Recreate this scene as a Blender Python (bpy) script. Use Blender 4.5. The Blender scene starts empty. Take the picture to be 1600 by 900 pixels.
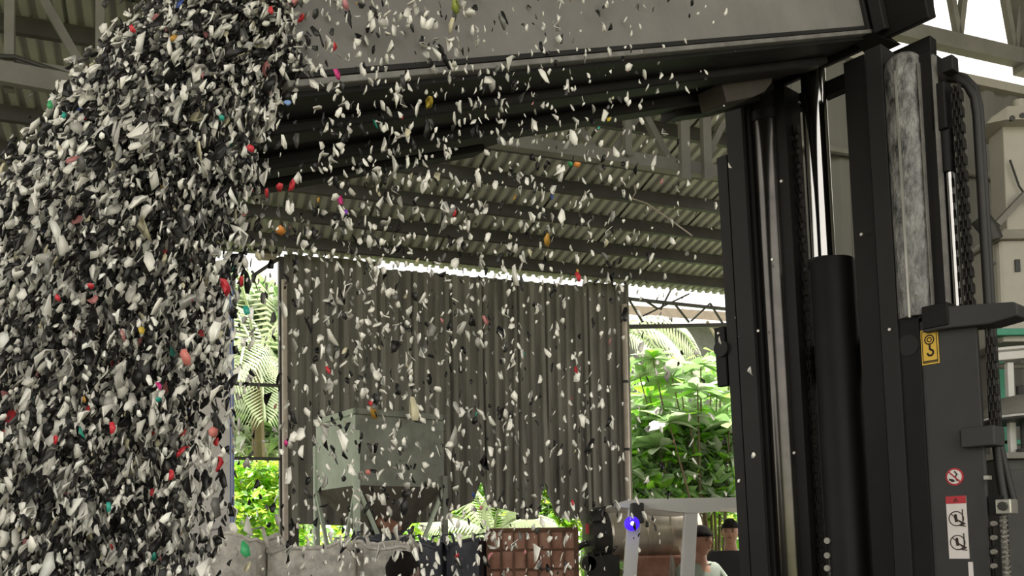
import bpy, bmesh, math, random
import numpy as np
from mathutils import Vector, Matrix, Euler

random.seed(7)
rng = np.random.default_rng(11)
C = bpy.context.scene.collection
SC = bpy.context.scene
V = Vector

# ------------------------------------------------------------------ camera
FPX, EYE, PITCH, ROLL, HOR = 1400.0, 1.6, math.radians(2.5), 0.016, 850.0
PPY = HOR - FPX * math.tan(PITCH)
cam_d = bpy.data.cameras.new('camera')
cam = bpy.data.objects.new('camera', cam_d)
C.objects.link(cam)
cam_d.sensor_width = 36.0
cam_d.lens = 36.0 * FPX / 1600.0
cam_d.shift_y = (PPY - 450.0) / 1600.0
cam_d.clip_start = 0.02
CAM_R = Matrix.Rotation(math.pi / 2 + PITCH, 4, 'X') @ Matrix.Rotation(-ROLL, 4, 'Z')
cam.matrix_world = Matrix.Translation((0, 0, EYE)) @ CAM_R
SC.camera = cam
CAM_R3 = CAM_R.to_3x3()
CAM_O = V((0, 0, EYE))

# ------------------------------------------------------------------ sky and light
world = bpy.data.worlds.new('overcast_sky')
SC.world = world
world.use_nodes = True
bg = world.node_tree.nodes['Background']
bg.inputs[0].default_value = (1.0, 0.965, 0.905, 1)
bg.inputs[1].default_value = 1.9
sun_d = bpy.data.lights.new('sun', 'SUN')
sun = bpy.data.objects.new('sun', sun_d)
C.objects.link(sun)
sun_d.energy = 18.0
sun_d.angle = math.radians(12)
sun_d.color = (1.0, 0.95, 0.85)
sun.rotation_euler = (math.radians(-9), math.radians(14), 0)
SC.view_settings.view_transform = 'Standard'
SC.view_settings.look = 'None'
SC.view_settings.gamma = 1.0
SC.view_settings.use_curve_mapping = False
SC.view_settings.exposure = 0.0

# ------------------------------------------------------------------ helpers
def ray(px, py):
    d = V(((px - 800.0) / FPX, -(py - PPY) / FPX, -1.0))
    return CAM_R3 @ d

def at(px, py, Y):
    d = ray(px, py)
    return CAM_O + d * (Y / d.y)

def hit(px, py, p, n):
    d = ray(px, py)
    return CAM_O + d * ((p - CAM_O).dot(n) / d.dot(n))

def mat(name, col, rough=0.6, metal=0.0, var=0.15, scale=8.0, bump=0.0, bscale=40.0, col2=None, spec=0.5, stretch=None, trans=0.0):
    m = bpy.data.materials.new(name)
    m.use_nodes = True
    nt = m.node_tree
    b = nt.nodes['Principled BSDF']
    b.inputs['Roughness'].default_value = rough
    b.inputs['Metallic'].default_value = metal
    b.inputs['Specular IOR Level'].default_value = spec
    tc = nt.nodes.new('ShaderNodeTexCoord')
    vec = tc.outputs['Object']
    if stretch:
        mp_ = nt.nodes.new('ShaderNodeMapping')
        mp_.inputs['Scale'].default_value = stretch
        nt.links.new(vec, mp_.inputs['Vector'])
        vec = mp_.outputs['Vector']
    nz = nt.nodes.new('ShaderNodeTexNoise')
    nz.inputs['Scale'].default_value = scale
    nz.inputs['Detail'].default_value = 5.0
    nz.inputs['Roughness'].default_value = 0.65
    nt.links.new(vec, nz.inputs['Vector'])
    rp = nt.nodes.new('ShaderNodeValToRGB')
    rp.color_ramp.elements[0].position = 0.32
    rp.color_ramp.elements[1].position = 0.68
    if col2 is None:
        a = [c * (1 - var) for c in col]
        z = [min(1, c * (1 + var)) for c in col]
    else:
        a, z = col, col2
    rp.color_ramp.elements[0].color = (*a, 1)
    rp.color_ramp.elements[1].color = (*z, 1)
    nt.links.new(nz.outputs['Fac'], rp.inputs['Fac'])
    nt.links.new(rp.outputs['Color'], b.inputs['Base Color'])
    if bump > 0:
        n2 = nt.nodes.new('ShaderNodeTexNoise')
        n2.inputs['Scale'].default_value = bscale
        n2.inputs['Detail'].default_value = 3.0
        nt.links.new(vec, n2.inputs['Vector'])
        bp = nt.nodes.new('ShaderNodeBump')
        bp.inputs['Strength'].default_value = bump
        bp.inputs['Distance'].default_value = 0.01
        nt.links.new(n2.outputs['Fac'], bp.inputs['Height'])
        nt.links.new(bp.outputs['Normal'], b.inputs['Normal'])
    if trans > 0:
        out = nt.nodes['Material Output']
        tr = nt.nodes.new('ShaderNodeBsdfTranslucent')
        nt.links.new(rp.outputs['Color'], tr.inputs['Color'])
        mx = nt.nodes.new('ShaderNodeMixShader')
        mx.inputs[0].default_value = trans
        nt.links.new(b.outputs[0], mx.inputs[1])
        nt.links.new(tr.outputs[0], mx.inputs[2])
        nt.links.new(mx.outputs[0], out.inputs['Surface'])
    return m

def flake_mat(name):
    m = bpy.data.materials.new(name)
    m.use_nodes = True
    nt = m.node_tree
    b = nt.nodes['Principled BSDF']
    b.inputs['Roughness'].default_value = 0.42
    a = nt.nodes.new('ShaderNodeAttribute')
    a.attribute_name = 'flake_colour'
    nt.links.new(a.outputs['Color'], b.inputs['Base Color'])
    return m

M = {}
M['sheet_wall'] = mat('weathered_dark_sheet', (0.095, 0.088, 0.075), 0.65, 0.0, scale=2.2, col2=(0.26, 0.245, 0.21), stretch=(3, 3, 0.35), bump=0.15, bscale=9)
M['sheet_roof'] = mat('roof_sheet_metal', (0.30, 0.30, 0.265), 0.45, 0.0, scale=1.2, col2=(0.42, 0.42, 0.37))
M['steel_dark'] = mat('dark_painted_steel', (0.055, 0.052, 0.047), 0.6, var=0.3, scale=3)
M['steel_truss'] = mat('grey_truss_steel', (0.20, 0.19, 0.172), 0.6, var=0.2, scale=3)
M['pole_pale'] = mat('pale_pole_paint', (0.50, 0.43, 0.37), 0.6, var=0.25, scale=5)
M['concrete'] = mat('floor_concrete', (0.11, 0.105, 0.095), 0.85, var=0.3, scale=1.5, bump=0.2)
M['earth'] = mat('garden_soil', (0.14, 0.15, 0.06), 0.95, var=0.4, scale=2)
M['wall_cream'] = mat('faded_cream_sheet', (0.13, 0.122, 0.108), 0.7, scale=1.4, col2=(0.19, 0.18, 0.16), stretch=(2, 2, 0.4))
M['pillar'] = mat('pale_pillar_paint', (0.56, 0.53, 0.50), 0.7, var=0.15, scale=3)
M['blue'] = mat('blue_stripe_paint', (0.12, 0.19, 0.45), 0.6)
# machine paint
M['mast'] = mat('black_mast_paint', (0.008, 0.0075, 0.0075), 0.55, spec=0.25, var=0.3, scale=6, bump=0.05, bscale=60)
M['mast_grey'] = mat('charcoal_mast_paint', (0.020, 0.0195, 0.020), 0.55, spec=0.25, var=0.12, scale=5, bump=0.03, bscale=120)
M['mast_plate'] = mat('charcoal_plate_paint', (0.048, 0.048, 0.049), 0.55, spec=0.3, var=0.12, scale=5, bump=0.03, bscale=120)
M['mast_gloss'] = mat('glossy_black_cylinder', (0.10, 0.093, 0.085), 0.20, 0.9, var=0.2)
M['grease'] = mat('greased_rail', (0.035, 0.035, 0.035), 0.30, scale=30, col2=(0.33, 0.32, 0.31), bump=0.9, bscale=70, stretch=(1, 1, 0.5))  # grease; its pale tone is raised to stand for reflected light
M['chrome'] = mat('chrome_rod', (0.46, 0.45, 0.43), 0.10, 1.0, var=0.03)
M['chain'] = mat('oily_chain', (0.045, 0.042, 0.04), 0.35, 0.5, var=0.4, scale=60)
M['rubber'] = mat('black_rubber', (0.022, 0.021, 0.02), 0.55, var=0.2)
M['bolt'] = mat('zinc_bolt', (0.55, 0.53, 0.48), 0.35, 0.7, var=0.15)
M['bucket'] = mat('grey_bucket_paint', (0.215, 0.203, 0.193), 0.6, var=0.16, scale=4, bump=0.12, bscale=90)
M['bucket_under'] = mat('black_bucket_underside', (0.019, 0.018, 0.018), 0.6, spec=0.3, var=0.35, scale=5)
M['bucket_edge'] = mat('bucket_flange_worn', (0.20, 0.19, 0.18), 0.45, var=0.3, scale=20)
M['brown_steel'] = mat('brown_dusty_steel', (0.085, 0.068, 0.060), 0.6, var=0.2, scale=10)
M['yellow'] = mat('sticker_yellow', (0.80, 0.50, 0.06), 0.5, var=0.05)
M['ink'] = mat('sticker_black', (0.03, 0.022, 0.012), 0.6)
M['red'] = mat('sticker_red', (0.48, 0.035, 0.05), 0.5)
M['sticker_white'] = mat('sticker_white', (0.80, 0.74, 0.72), 0.5, var=0.04)
M['body_paint'] = mat('dark_forklift_body', (0.04, 0.04, 0.042), 0.45)
# background things
M['hopper'] = mat('pale_green_enamel_lit', (0.50, 0.57, 0.46), 0.55, var=0.14, scale=4)  # hopper paint in the tone of its lit left side
M['hopper_shaded'] = mat('hopper_green_shaded', (0.20, 0.21, 0.175), 0.6, var=0.35, scale=5)  # same hopper paint darkened, shade of the other sides put into the colour
M['hopper_cone'] = mat('dusty_brown_cone', (0.10, 0.085, 0.07), 0.7, var=0.35, scale=6)
M['rust'] = mat('rusty_sheet', (0.24, 0.10, 0.06), 0.8, scale=5, col2=(0.50, 0.29, 0.21), bump=0.2)
M['rust_bar'] = mat('rusty_bar', (0.12, 0.06, 0.035), 0.8, var=0.4, scale=9)
M['tank'] = mat('worn_steel_drum', (0.55, 0.49, 0.40), 0.34, 0.7, scale=5, col2=(0.80, 0.74, 0.64))
M['motor'] = mat('dark_motor_casting', (0.035, 0.034, 0.03), 0.5, var=0.3)
M['guard'] = mat('light_grey_guard_paint', (0.84, 0.83, 0.81), 0.5, var=0.05, scale=3)
M['bag'] = mat('grey_woven_bag', (0.34, 0.32, 0.285), 0.85, scale=14, col2=(0.74, 0.70, 0.63), bump=0.6, bscale=14)
M['bag_dark'] = mat('navy_black_sack', (0.035, 0.037, 0.047), 0.6, scale=7, col2=(0.085, 0.09, 0.115), bump=0.5, bscale=12)
M['cream'] = mat('cream_machine_paint', (0.44, 0.41, 0.355), 0.5, var=0.1, scale=3)
M['cream_dark'] = mat('dusty_machine_steel', (0.22, 0.205, 0.18), 0.55, var=0.2, scale=4)
M['green_paint'] = mat('green_frame_paint', (0.05, 0.30, 0.19), 0.5, var=0.15)
M['white_rail'] = mat('white_painted_rail', (0.68, 0.66, 0.63), 0.45, var=0.06)
M['neighbour_roof'] = mat('brown_neighbour_roof', (0.33, 0.26, 0.22), 0.8, var=0.15)
M['neighbour_wall'] = mat('grey_neighbour_wall', (0.16, 0.16, 0.16), 0.8, var=0.2)
# plants
M['leaf_bright'] = mat('bright_leaf', (0.30, 0.66, 0.05), 0.45, var=0.2, scale=3, trans=0.35)
M['leaf_mid'] = mat('mid_leaf', (0.30, 0.48, 0.19), 0.4, var=0.25, scale=3, trans=0.3)
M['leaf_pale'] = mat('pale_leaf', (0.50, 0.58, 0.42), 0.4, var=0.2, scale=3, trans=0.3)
M['leaf_yellow'] = mat('yellow_green_leaf', (0.52, 0.70, 0.08), 0.5, var=0.25, scale=1, trans=0.4)
M['palm'] = mat('palm_leaflet', (0.46, 0.54, 0.33), 0.5, var=0.3, scale=2, trans=0.3)
M['bark'] = mat('plant_stem', (0.16, 0.12, 0.07), 0.8)
# people
M['skin'] = mat('skin', (0.36, 0.19, 0.125), 0.5, var=0.06)
M['skin_dark'] = mat('darker_skin', (0.16, 0.085, 0.06), 0.5, var=0.06)
M['hair'] = mat('black_hair', (0.010, 0.008, 0.007), 0.8, spec=0.15, bump=0.5, bscale=90)
M['shirt'] = mat('grey_green_cotton', (0.20, 0.235, 0.195), 0.85, var=0.1)
M['shirt_dark'] = mat('dark_cotton', (0.03, 0.03, 0.035), 0.85)
M['trousers'] = mat('dark_denim', (0.035, 0.04, 0.055), 0.85)
M['eye'] = mat('dark_eye', (0.01, 0.01, 0.01), 0.3)
M['mouth'] = mat('lip', (0.22, 0.08, 0.06), 0.5)
M['flake'] = flake_mat('mixed_plastic_flakes')

def emis(name, col, strength):
    m = bpy.data.materials.new(name)
    m.use_nodes = True
    b = m.node_tree.nodes['Principled BSDF']
    b.inputs['Base Color'].default_value = (*col, 1)
    b.inputs['Emission Color'].default_value = (*col, 1)
    b.inputs['Emission Strength'].default_value = strength
    return m
M['blue_lamp'] = emis('blue_safety_lamp', (0.06, 0.015, 0.90), 1.1)
M['lamp_core'] = emis('lamp_core', (0.75, 0.7, 1.0), 3.0)

class MB:
    """collects shapes, links them as ONE mesh object"""
    def __init__(self, fn=None):
        self.v, self.f, self.fn = [], [], fn
    def add(self, vs, fs):
        o = len(self.v)
        self.v += [V(p) for p in vs]
        self.f += [tuple(i + o for i in q) for q in fs]
        return self
    def box(self, a, b):
        x0, x1 = sorted((a[0], b[0])); y0, y1 = sorted((a[1], b[1])); z0, z1 = sorted((a[2], b[2]))
        return self.add([(x0, y0, z0), (x1, y0, z0), (x1, y1, z0), (x0, y1, z0), (x0, y0, z1), (x1, y0, z1), (x1, y1, z1), (x0, y1, z1)],
                        [(0, 3, 2, 1), (4, 5, 6, 7), (0, 1, 5, 4), (1, 2, 6, 5), (2, 3, 7, 6), (3, 0, 4, 7)])
    def bar(self, p, q, w, h, up=(0, 0, 1)):
        p, q = V(p), V(q)
        d = (q - p).normalized(); u = V(up)
        s = d.cross(u)
        if s.length < 1e-4:
            s = d.cross(V((1, 0, 0)))
        s.normalize(); u = s.cross(d)
        r = []
        for c in (p, q):
            for i, j in ((-1, -1), (1, -1), (1, 1), (-1, 1)):
                r.append(c + s * (w / 2 * i) + u * (h / 2 * j))
        return self.add(r, [(0, 1, 2, 3), (7, 6, 5, 4), (0, 4, 5, 1), (1, 5, 6, 2), (2, 6, 7, 3), (3, 7, 4, 0)])
    def tube(self, pts, r, seg=10, cap=True):
        pts = [V(p) for p in pts]
        rs = r if isinstance(r, (list, tuple)) else [r] * len(pts)
        n = len(pts); o = len(self.v); ref = None
        for i, p in enumerate(pts):
            d = (pts[min(i + 1, n - 1)] - pts[max(i - 1, 0)]).normalized()
            if ref is None:
                ref = V((0, 0, 1)) if abs(d.z) < 0.9 else V((1, 0, 0))
            a = d.cross(ref).normalized(); b = a.cross(d).normalized(); ref = b
            for k in range(seg):
                t = 2 * math.pi * k / seg
                self.v.append(p + (a * math.cos(t) + b * math.sin(t)) * rs[i])
        for i in range(n - 1):
            for k in range(seg):
                k2 = (k + 1) % seg
                self.f.append((o + i * seg + k, o + i * seg + k2, o + (i + 1) * seg + k2, o + (i + 1) * seg + k))
        if cap:
            self.f.append(tuple(o + k for k in reversed(range(seg))))
            self.f.append(tuple(o + (n - 1) * seg + k for k in range(seg)))
        return self
    def prism(self, poly, axis, a, b):
        """poly: 2-D outline; axis: 0,1,2 = extrusion axis from a to b"""
        n = len(poly); r = []
        for c in (a, b):
            for (u, w) in poly:
                p = [u, w]; p.insert(axis, c); r.append(tuple(p))
        fs = [tuple(range(n)), tuple(reversed(range(n, 2 * n)))]
        fs += [(i, i + n, (i + 1) % n + n, (i + 1) % n) for i in range(n)]
        return self.add(r, fs)
    def build(self, name, m, parent=None, smooth=False, bevel=0.0, rel=None):
        vs = self.v
        if self.fn:
            vs = [self.fn(p) for p in vs]
        if rel is not None:
            vs = [p - rel for p in vs]
        me = bpy.data.meshes.new(name)
        me.from_pydata([tuple(p) for p in vs], [], self.f)
        bm = bmesh.new(); bm.from_mesh(me)
        bmesh.ops.recalc_face_normals(bm, faces=bm.faces)
        bm.to_mesh(me); bm.free()
        me.materials.append(m if not isinstance(m, str) else M[m])
        o = bpy.data.objects.new(name, me)
        C.objects.link(o)
        if parent: o.parent = parent
        if smooth:
            me.polygons.foreach_set('use_smooth', [True] * len(me.polygons))
            try:
                md = o.modifiers.new('edge', 'EDGE_SPLIT'); md.split_angle = math.radians(40)
            except Exception:
                pass
        if bevel > 0:
            md = o.modifiers.new('bevel', 'BEVEL'); md.width = bevel; md.segments = 2; md.limit_method = 'ANGLE'
        return o

def tag(o, label=None, cat=None, group=None, kind=None):
    if label: o['label'] = label
    if cat: o['category'] = cat
    if group: o['group'] = group
    if kind: o['kind'] = kind
    return o

def thing(name, label, cat, loc=(0, 0, 0), rz=0.0, group=None, kind=None):
    o = bpy.data.objects.new(name, None)
    C.objects.link(o)
    o.location = loc
    o.rotation_euler = (0, 0, rz)
    o.empty_display_size = 0.1
    return tag(o, label, cat, group, kind)

def arc(cx, cy, r, a0, a1, n):
    return [(cx + r * math.cos(math.radians(a0 + (a1 - a0) * i / n)), cy + r * math.sin(math.radians(a0 + (a1 - a0) * i / n))) for i in range(n + 1)]

# ------------------------------------------------------------------ the shed: frame of reference
TH = math.radians(20)
D3 = V((math.cos(TH), math.sin(TH), 0))
N3 = V((math.sin(TH), -math.cos(TH), 0))
B0 = V((-1.4, 9.3, 0))
def Bp(s, d, z):
    return B0 + D3 * s + N3 * d + V((0, 0, z))
Z0, SLOPE = 4.58, 0.20
def zr(d): return Z0 + SLOPE * d
def wall_s(px, py=600.0, d=0.0):
    p = hit(px, py, B0 + N3 * d, N3)
    return (p - B0).dot(D3)
def wall_z(px, py, d=0.0):
    return hit(px, py, B0 + N3 * d, N3).z
BROT = TH   # empties of the shed are rotated by this about z: local x = D3, local y = -N3
def bloc(v):  # (s,d,z) -> local coordinates of an empty at B0 rotated by TH
    return V((v[0], -v[1], v[2]))
def shed_part(name, kind='structure'):
    o = bpy.data.objects.new(name, None); C.objects.link(o)
    o.location = B0; o.rotation_euler = (0, 0, TH); o.empty_display_size = 0.1
    o['kind'] = kind
    return o
bl = lambda p: bloc(p)

# floor and ground
fl = MB().add([(-11, -6, 0), (9, -6, 0), (9, 11.5, 0), (-11, 11.5, 0), (-11, -6, -0.15), (9, -6, -0.15), (9, 11.5, -0.15), (-11, 11.5, -0.15)],
         [(0, 1, 2, 3), (4, 7, 6, 5), (0, 4, 5, 1), (1, 5, 6, 2), (2, 6, 7, 3), (3, 7, 4, 0)]).build('floor', 'concrete')
tag(fl, 'worn grey concrete floor of the shed', kind='structure')
gd = MB().box((-60, -40, -0.4), (60, 80, -0.16)).build('ground', 'earth')
tag(gd, 'green brown soil outside the shed', kind='structure')

def corr_profile(s0, s1, pitch, depth):
    out = []; s = s0; k = 0
    steps = ((0.0, 0), (0.42, 0), (0.55, 1), (0.87, 1), (1.0, 0))
    n = max(1, round((s1 - s0) / pitch)); p = (s1 - s0) / n
    for i in range(n):
        for (t, h) in steps[:-1]:
            out.append((s0 + (i + t) * p, h * depth))
    out.append((s1, 0))
    return out

def corr_sheet(s0, s1, zb, zt, pitch, depth, off=0.0, rows=6, wob=0.0, seed=0, thick=0.003):
    """upright corrugated sheet in shed coordinates; zb/zt are functions of s"""
    r = random.Random(seed); mb = MB(bl)
    pr = corr_profile(s0, s1, pitch, depth)
    n = len(pr); ph = r.random() * 6
    for side in (0, 1):
        for j in range(rows + 1):
            for (s, h) in pr:
                a, b = zb(s), zt(s)
                t = j / rows
                z = a + (b - a) * t
                fl_ = wob * (1 - t) ** 2 * math.sin(ph + 5 * s)
                mb.v.append(V((s, off + h + fl_ - side * thick, z)))
    K = (rows + 1) * n
    for j in range(rows):
        for i in range(n - 1):
            a = j * n + i
            mb.f.append((a, a + 1, a + n + 1, a + n))
            mb.f.append((K + a, K + a + n, K + a + n + 1, K + a + 1))
    for i in range(n - 1):
        mb.f.append((i, K + i, K + i + 1, i + 1))
        a = rows * n + i
        mb.f.append((a, a + 1, K + a + 1, K + a))
    return mb

# ---- back wall of upright sheets, ragged at the bottom
wb = shed_part('wall_back'); wb['label'] = 'dark corrugated sheet wall with a ragged lower edge'
knots = [(440, 818), (560, 822), (690, 815), (705, 800), (742, 782), (752, 742), (760, 790), (806, 800), (812, 812), (838, 812), (850, 748), (862, 792), (872, 808), (905, 812), (910, 838), (985, 845)]
KS = [(wall_s(x, y), wall_z(x, y)) for x, y in knots]
def bottom(s):
    if s <= KS[0][0]: return KS[0][1]
    for (a, za), (b, zb_) in zip(KS, KS[1:]):
        if a <= s <= b: return za + (zb_ - za) * (s - a) / max(b - a, 1e-6)
    return KS[-1][1]
edges_px = [448, 528, 587, 641, 700, 752, 806, 850, 916, 982]
for i, (a, b) in enumerate(zip(edges_px, edges_px[1:])):
    s0, s1 = wall_s(a), wall_s(b)
    mid = (a + b) / 2
    ztop = wall_z(mid, 427 + (mid - 592) * 0.093) if 590 < mid < 916 else zr(0) + 0.0
    slit = 590 < mid < 916
    zt = (lambda s, z=ztop: z) if not slit else (lambda s: wall_z(592, 420) + (s - wall_s(592, 420)) * ((wall_z(915, 448) - wall_z(592, 420)) / (wall_s(915, 448) - wall_s(592, 420))))
    corr_sheet(s0 - 0.02, s1 + 0.025, bottom, zt, 0.125, 0.032, off=0.006 * (i % 2) , rows=10, wob=0.035 if a > 690 else 0.01, seed=i).build('wall_sheet', 'sheet_wall', wb)
# wall on the far left, behind the falling flakes
for i in range(12):
    a = -7.0 + i * 0.62
    if a > wall_s(298) - 0.1: break
    corr_sheet(a, min(a + 0.64, wall_s(300)), lambda s: 0.0, lambda s: zr(0), 0.155, 0.032, off=0.006 * (i % 2), rows=2, seed=40 + i).build('wall_sheet', 'sheet_wall', wb)
# girts, posts
g = MB(bl)
g.box((wall_s(446), -0.07, wall_z(600, 600)), (wall_s(980), -0.01, wall_z(600, 600) + 0.07)); g.build('girt', 'steel_dark', wb)
g = MB(bl); g.box((wall_s(446), -0.07, wall_z(600, 450)), (wall_s(980), -0.01, wall_z(600, 450) + 0.07)); g.build('girt', 'steel_dark', wb)
g = MB(bl); g.box((wall_s(437), -0.16, 0), (wall_s(466), -0.02, zr(0) - 0.02)); g.build('wall_post', 'steel_dark', wb)
g = MB(bl); g.tube([(wall_s(444), 0.06, 0), (wall_s(444), 0.06, wall_z(444, 440))], 0.028, 10); g.build('pale_pole', 'pole_pale', wb, smooth=True)
g = MB(bl); g.tube([(wall_s(974), 0.06, 0), (wall_s(974), 0.06, wall_z(974, 478))], 0.030, 10); g.build('pale_pole', 'pole_pale', wb, smooth=True)
for py in (505, 600, 705):
    g = MB(bl); z = wall_z(974, py); g.tube([(wall_s(974), 0.06, z), (wall_s(974), 0.06, z + 0.03)], 0.036, 10); g.build('pole_clamp', 'steel_dark', wb)
g = MB(bl); g.box((wall_s(976), -0.14, 0), (wall_s(984), -0.02, zr(0) - 0.02)); g.build('wall_post', 'steel_dark', wb)
# left opening: header, brace and rails
g = MB(bl); z = wall_z(400, 388); g.box((wall_s(250), -0.08, z), (wall_s(440), 0.02, zr(0))); g.build('header', 'steel_dark', wb)
g = MB(bl); g.bar((wall_s(395), -0.04, wall_z(395, 430)), (wall_s(438), -0.04, wall_z(438, 402)), 0.03, 0.03); g.build('brace', 'steel_dark', wb)
for py in (600, 716):
    g = MB(bl); z = wall_z(400, py); g.box((wall_s(290), -0.06, z - 0.015), (wall_s(440), -0.02, z + 0.015)); g.build('rail', 'steel_dark', wb)
g = MB(bl); g.box((wall_s(405), -0.05, wall_z(405, 404)), (wall_s(434), -0.03, wall_z(405, 392))); g.build('pale_strip', 'pole_pale', wb)

# pale pillar with blue edge, seen through the stream
pl = shed_part('pale_pillar'); pl['label'] = 'pale pillar with blue striped edge behind the falling flakes'
PD = 2.6
s0, s1 = wall_s(296, 600, PD), wall_s(366, 600, PD)
MB(bl).box((s0, PD - 0.25, 0), (s1, PD, wall_z(330, 425, PD))).build('pillar_shaft', 'pillar', pl, bevel=0.01)
for a in (0.004, 0.022):
    MB(bl).box((s1 - a - 0.009, PD - 0.1, 0.3), (s1 - a, PD + 0.003, wall_z(366, 440, PD))).build('blue_stripe', 'blue', pl)

# ---- roof: sheets with ribs, purlins
ce = shed_part('ceiling'); ce['label'] = 'ribbed metal roof over dark purlins, seen from below'
SW, RP = 0.80, 0.10
rm_cache = {}
def roof_sheet(sx, d0, d1):
    key = (round(d0, 2), round(d1, 2))
    if key not in rm_cache:
        mb = MB(); pr = corr_profile(0, SW + 0.03, RP, 0.028)
        for side in (0, 1):
            for d in (d0, d1):
                for (s, h) in pr:
                    mb.v.append(bloc((s, d, zr(d) + h + 0.0025 * side)))
        n = len(pr)
        for i in range(n - 1):
            mb.f.append((i, i + 1, n + i + 1, n + i)); mb.f.append((2 * n + i, 3 * n + i, 3 * n + i + 1, 2 * n + i + 1))
        o = mb.build('roof_sheet', 'sheet_roof', ce); rm_cache[key] = o.data
    else:
        o = bpy.data.objects.new('roof_sheet', rm_cache[key]); C.objects.link(o); o.parent = ce
    o.location = (sx, 0, 0)
ROOF_D = 13.0  # unseen roof length added behind the camera to dim the front light
sx = -7.4
while sx < 7.2:
    if sx + SW <= 3.05:
        roof_sheet(sx, 0.0, ROOF_D)
    else:
        roof_sheet(sx, 0.0, 2.2); roof_sheet(sx, 5.6, ROOF_D)
    sx += SW
for k in range(30):
    d = 0.36 + 0.47 * k
    if d > ROOF_D: break
    s1 = 3.0 if 2.2 < d < 5.6 else 7.2
    MB(bl).box((-7.2, d - 0.025, zr(d) - 0.115), (s1, d + 0.025, zr(d) - 0.004)).build('purlin', 'steel_dark', ce)
# girder truss along the shed, hanging under the roof
GD = 3.4
def gs(px, py): return (wall_s(px, py, GD), GD, wall_z(px, py, GD))
ztop, zlow = zr(GD) - 0.14, wall_z(1020, 255, GD)
lowc = MB(bl).box((-6.6, GD - 0.04, zlow - 0.045), (2.3, GD + 0.04, zlow + 0.045)).build('truss_chord', 'steel_truss', ce)
topc = MB(bl).box((-6.6, GD - 0.04, ztop - 0.05), (2.3, GD + 0.04, ztop + 0.05)).build('truss_chord', 'steel_truss', ce)
for (px, w, zl) in ((18, 0.052, None), (158, 0.05, None), (500, 0.05, None), (700, 0.05, None), (975, 0.05, None), (1063, 0.075, 285), (1097, 0.07, 285)):
    py = 60 if px < 300 else 230
    s = wall_s(px, py, GD)
    zb = (zlow - 0.16) if px < 300 else (zlow if zl is None else wall_z(px, zl, GD))
    MB(bl).box((s - w / 2, GD + 0.03, zb), (s + w / 2, GD + 0.08, ztop)).build('truss_post', 'steel_truss', topc)
for (a, b, c, d) in ((60, -20, 128, 100), (905, 190, 945, 245), (1000, 150, 1060, 262), (940, 262, 1000, 180), (1135, 190, 1100, 262), (520, 240, 640, 150)):
    pa, pb = gs(a, b), gs(c, d)
    MB(bl).bar((pa[0], GD - 0.06, pa[2]), (pb[0], GD - 0.06, pb[2]), 0.05, 0.05, up=(0, 1, 0)).build('truss_brace', 'steel_truss', topc)
# sagging cable at the top left
cp = []
for (px, py) in ((-60, 84), (0, 88), (25, 89), (60, 101), (95, 113), (140, 126), (210, 140)):
    p = hit(px, py, B0 + N3 * (GD + 0.1), N3); r_ = p - B0; cp.append((r_.dot(D3), GD + 0.1, p.z))
MB(bl).tube(cp, 0.014, 8).build('cable_conduit', 'steel_dark', ce, smooth=True)
cp2 = [(a, b + 0.05, c - 0.09) for a, b, c in cp]
MB(bl).bar(cp2[0], (cp2[-1][0], cp2[-1][1], cp2[0][2] - 0.04), 0.05, 0.12).build('truss_chord', 'steel_truss', ce)
# loose rope under the roof
cp = [gs(x, y) for x, y in ((1040, 250), (1042, 262), (1036, 272), (1060, 280), (1095, 305), (1135, 335))]
MB(bl).tube([(a, GD - 0.5, c) for a, b, c in cp], 0.006, 6).build('rope', 'pole_pale', ce)
# light truss in the right opening
def ws(px, py): return (wall_s(px, py), -0.12, wall_z(px, py))
for nm, a, b, w in (('opening_chord', (983, 507), (1170, 504), 0.045), ('opening_chord', (983, 462), (1170, 482), 0.035)):
    p, q = ws(*a), ws(*b)
    MB(bl).bar(p, q, w, w).build(nm, 'steel_dark', ce)
for a, b in (((985, 455), (1012, 500)), ((1012, 490), (1085, 455)), ((1058, 445), (1040, 480)), ((1060, 468), (1085, 500)), ((1088, 498), (1118, 470)), ((1118, 470), (1140, 505)), ((1010, 462), (1035, 478))):
    p, q = ws(*a), ws(*b)
    MB(bl).bar(p, q, 0.02, 0.02).build('opening_strut', 'steel_dark', ce)

# ---- right wall with an open band below the roof
wr = shed_part('wall_right'); wr['label'] = 'faded cream sheet wall behind the mast, open under the roof'
RD = 5.45
sA = wall_s(1196, 300, RD)
def zwin(s): return 4.14
k = 0; s = sA
while s < 6.8:
    corr_sheet(s, min(s + 0.72, 6.8), lambda q: 0.0, lambda q: zwin(q), 0.18, 0.02, off=RD + 0.004 * (k % 2), rows=2, seed=70 + k).build('wall_sheet', 'wall_cream', wr)
    s += 0.70; k += 1
def rs(px, py): return (wall_s(px, py, RD), RD - 0.02, wall_z(px, py, RD))
MB(bl).bar((sA, RD, 4.16), (6.8, RD, 4.16), 0.10, 0.05).build('sill_beam', 'cream', wr)
MB(bl).bar((sA, RD, 4.38), (6.8, RD, 4.38), 0.06, 0.09).build('truss_chord', 'cream_dark', wr)
MB(bl).bar((sA, RD, zr(RD) - 0.12), (6.8, RD, zr(RD) - 0.12), 0.06, 0.10).build('truss_chord', 'cream_dark', wr)
s = wall_s(1452, 40, RD)
for i in range(7):
    a = s + i * 0.42
    for (p, q) in ((a, a + 0.21), (a + 0.42, a + 0.21)):
        MB(bl).bar((p, RD, zr(RD) - 0.15), (q, RD, 4.41), 0.035, 0.035).build('truss_brace', 'cream_dark', wr)
MB(bl).box((wall_s(1592, 60, RD), RD - 0.05, 4.3), (wall_s(1592, 60, RD) + 0.12, RD + 0.06, zr(RD) - 0.1)).build('wall_post', 'cream_dark', wr)
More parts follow.
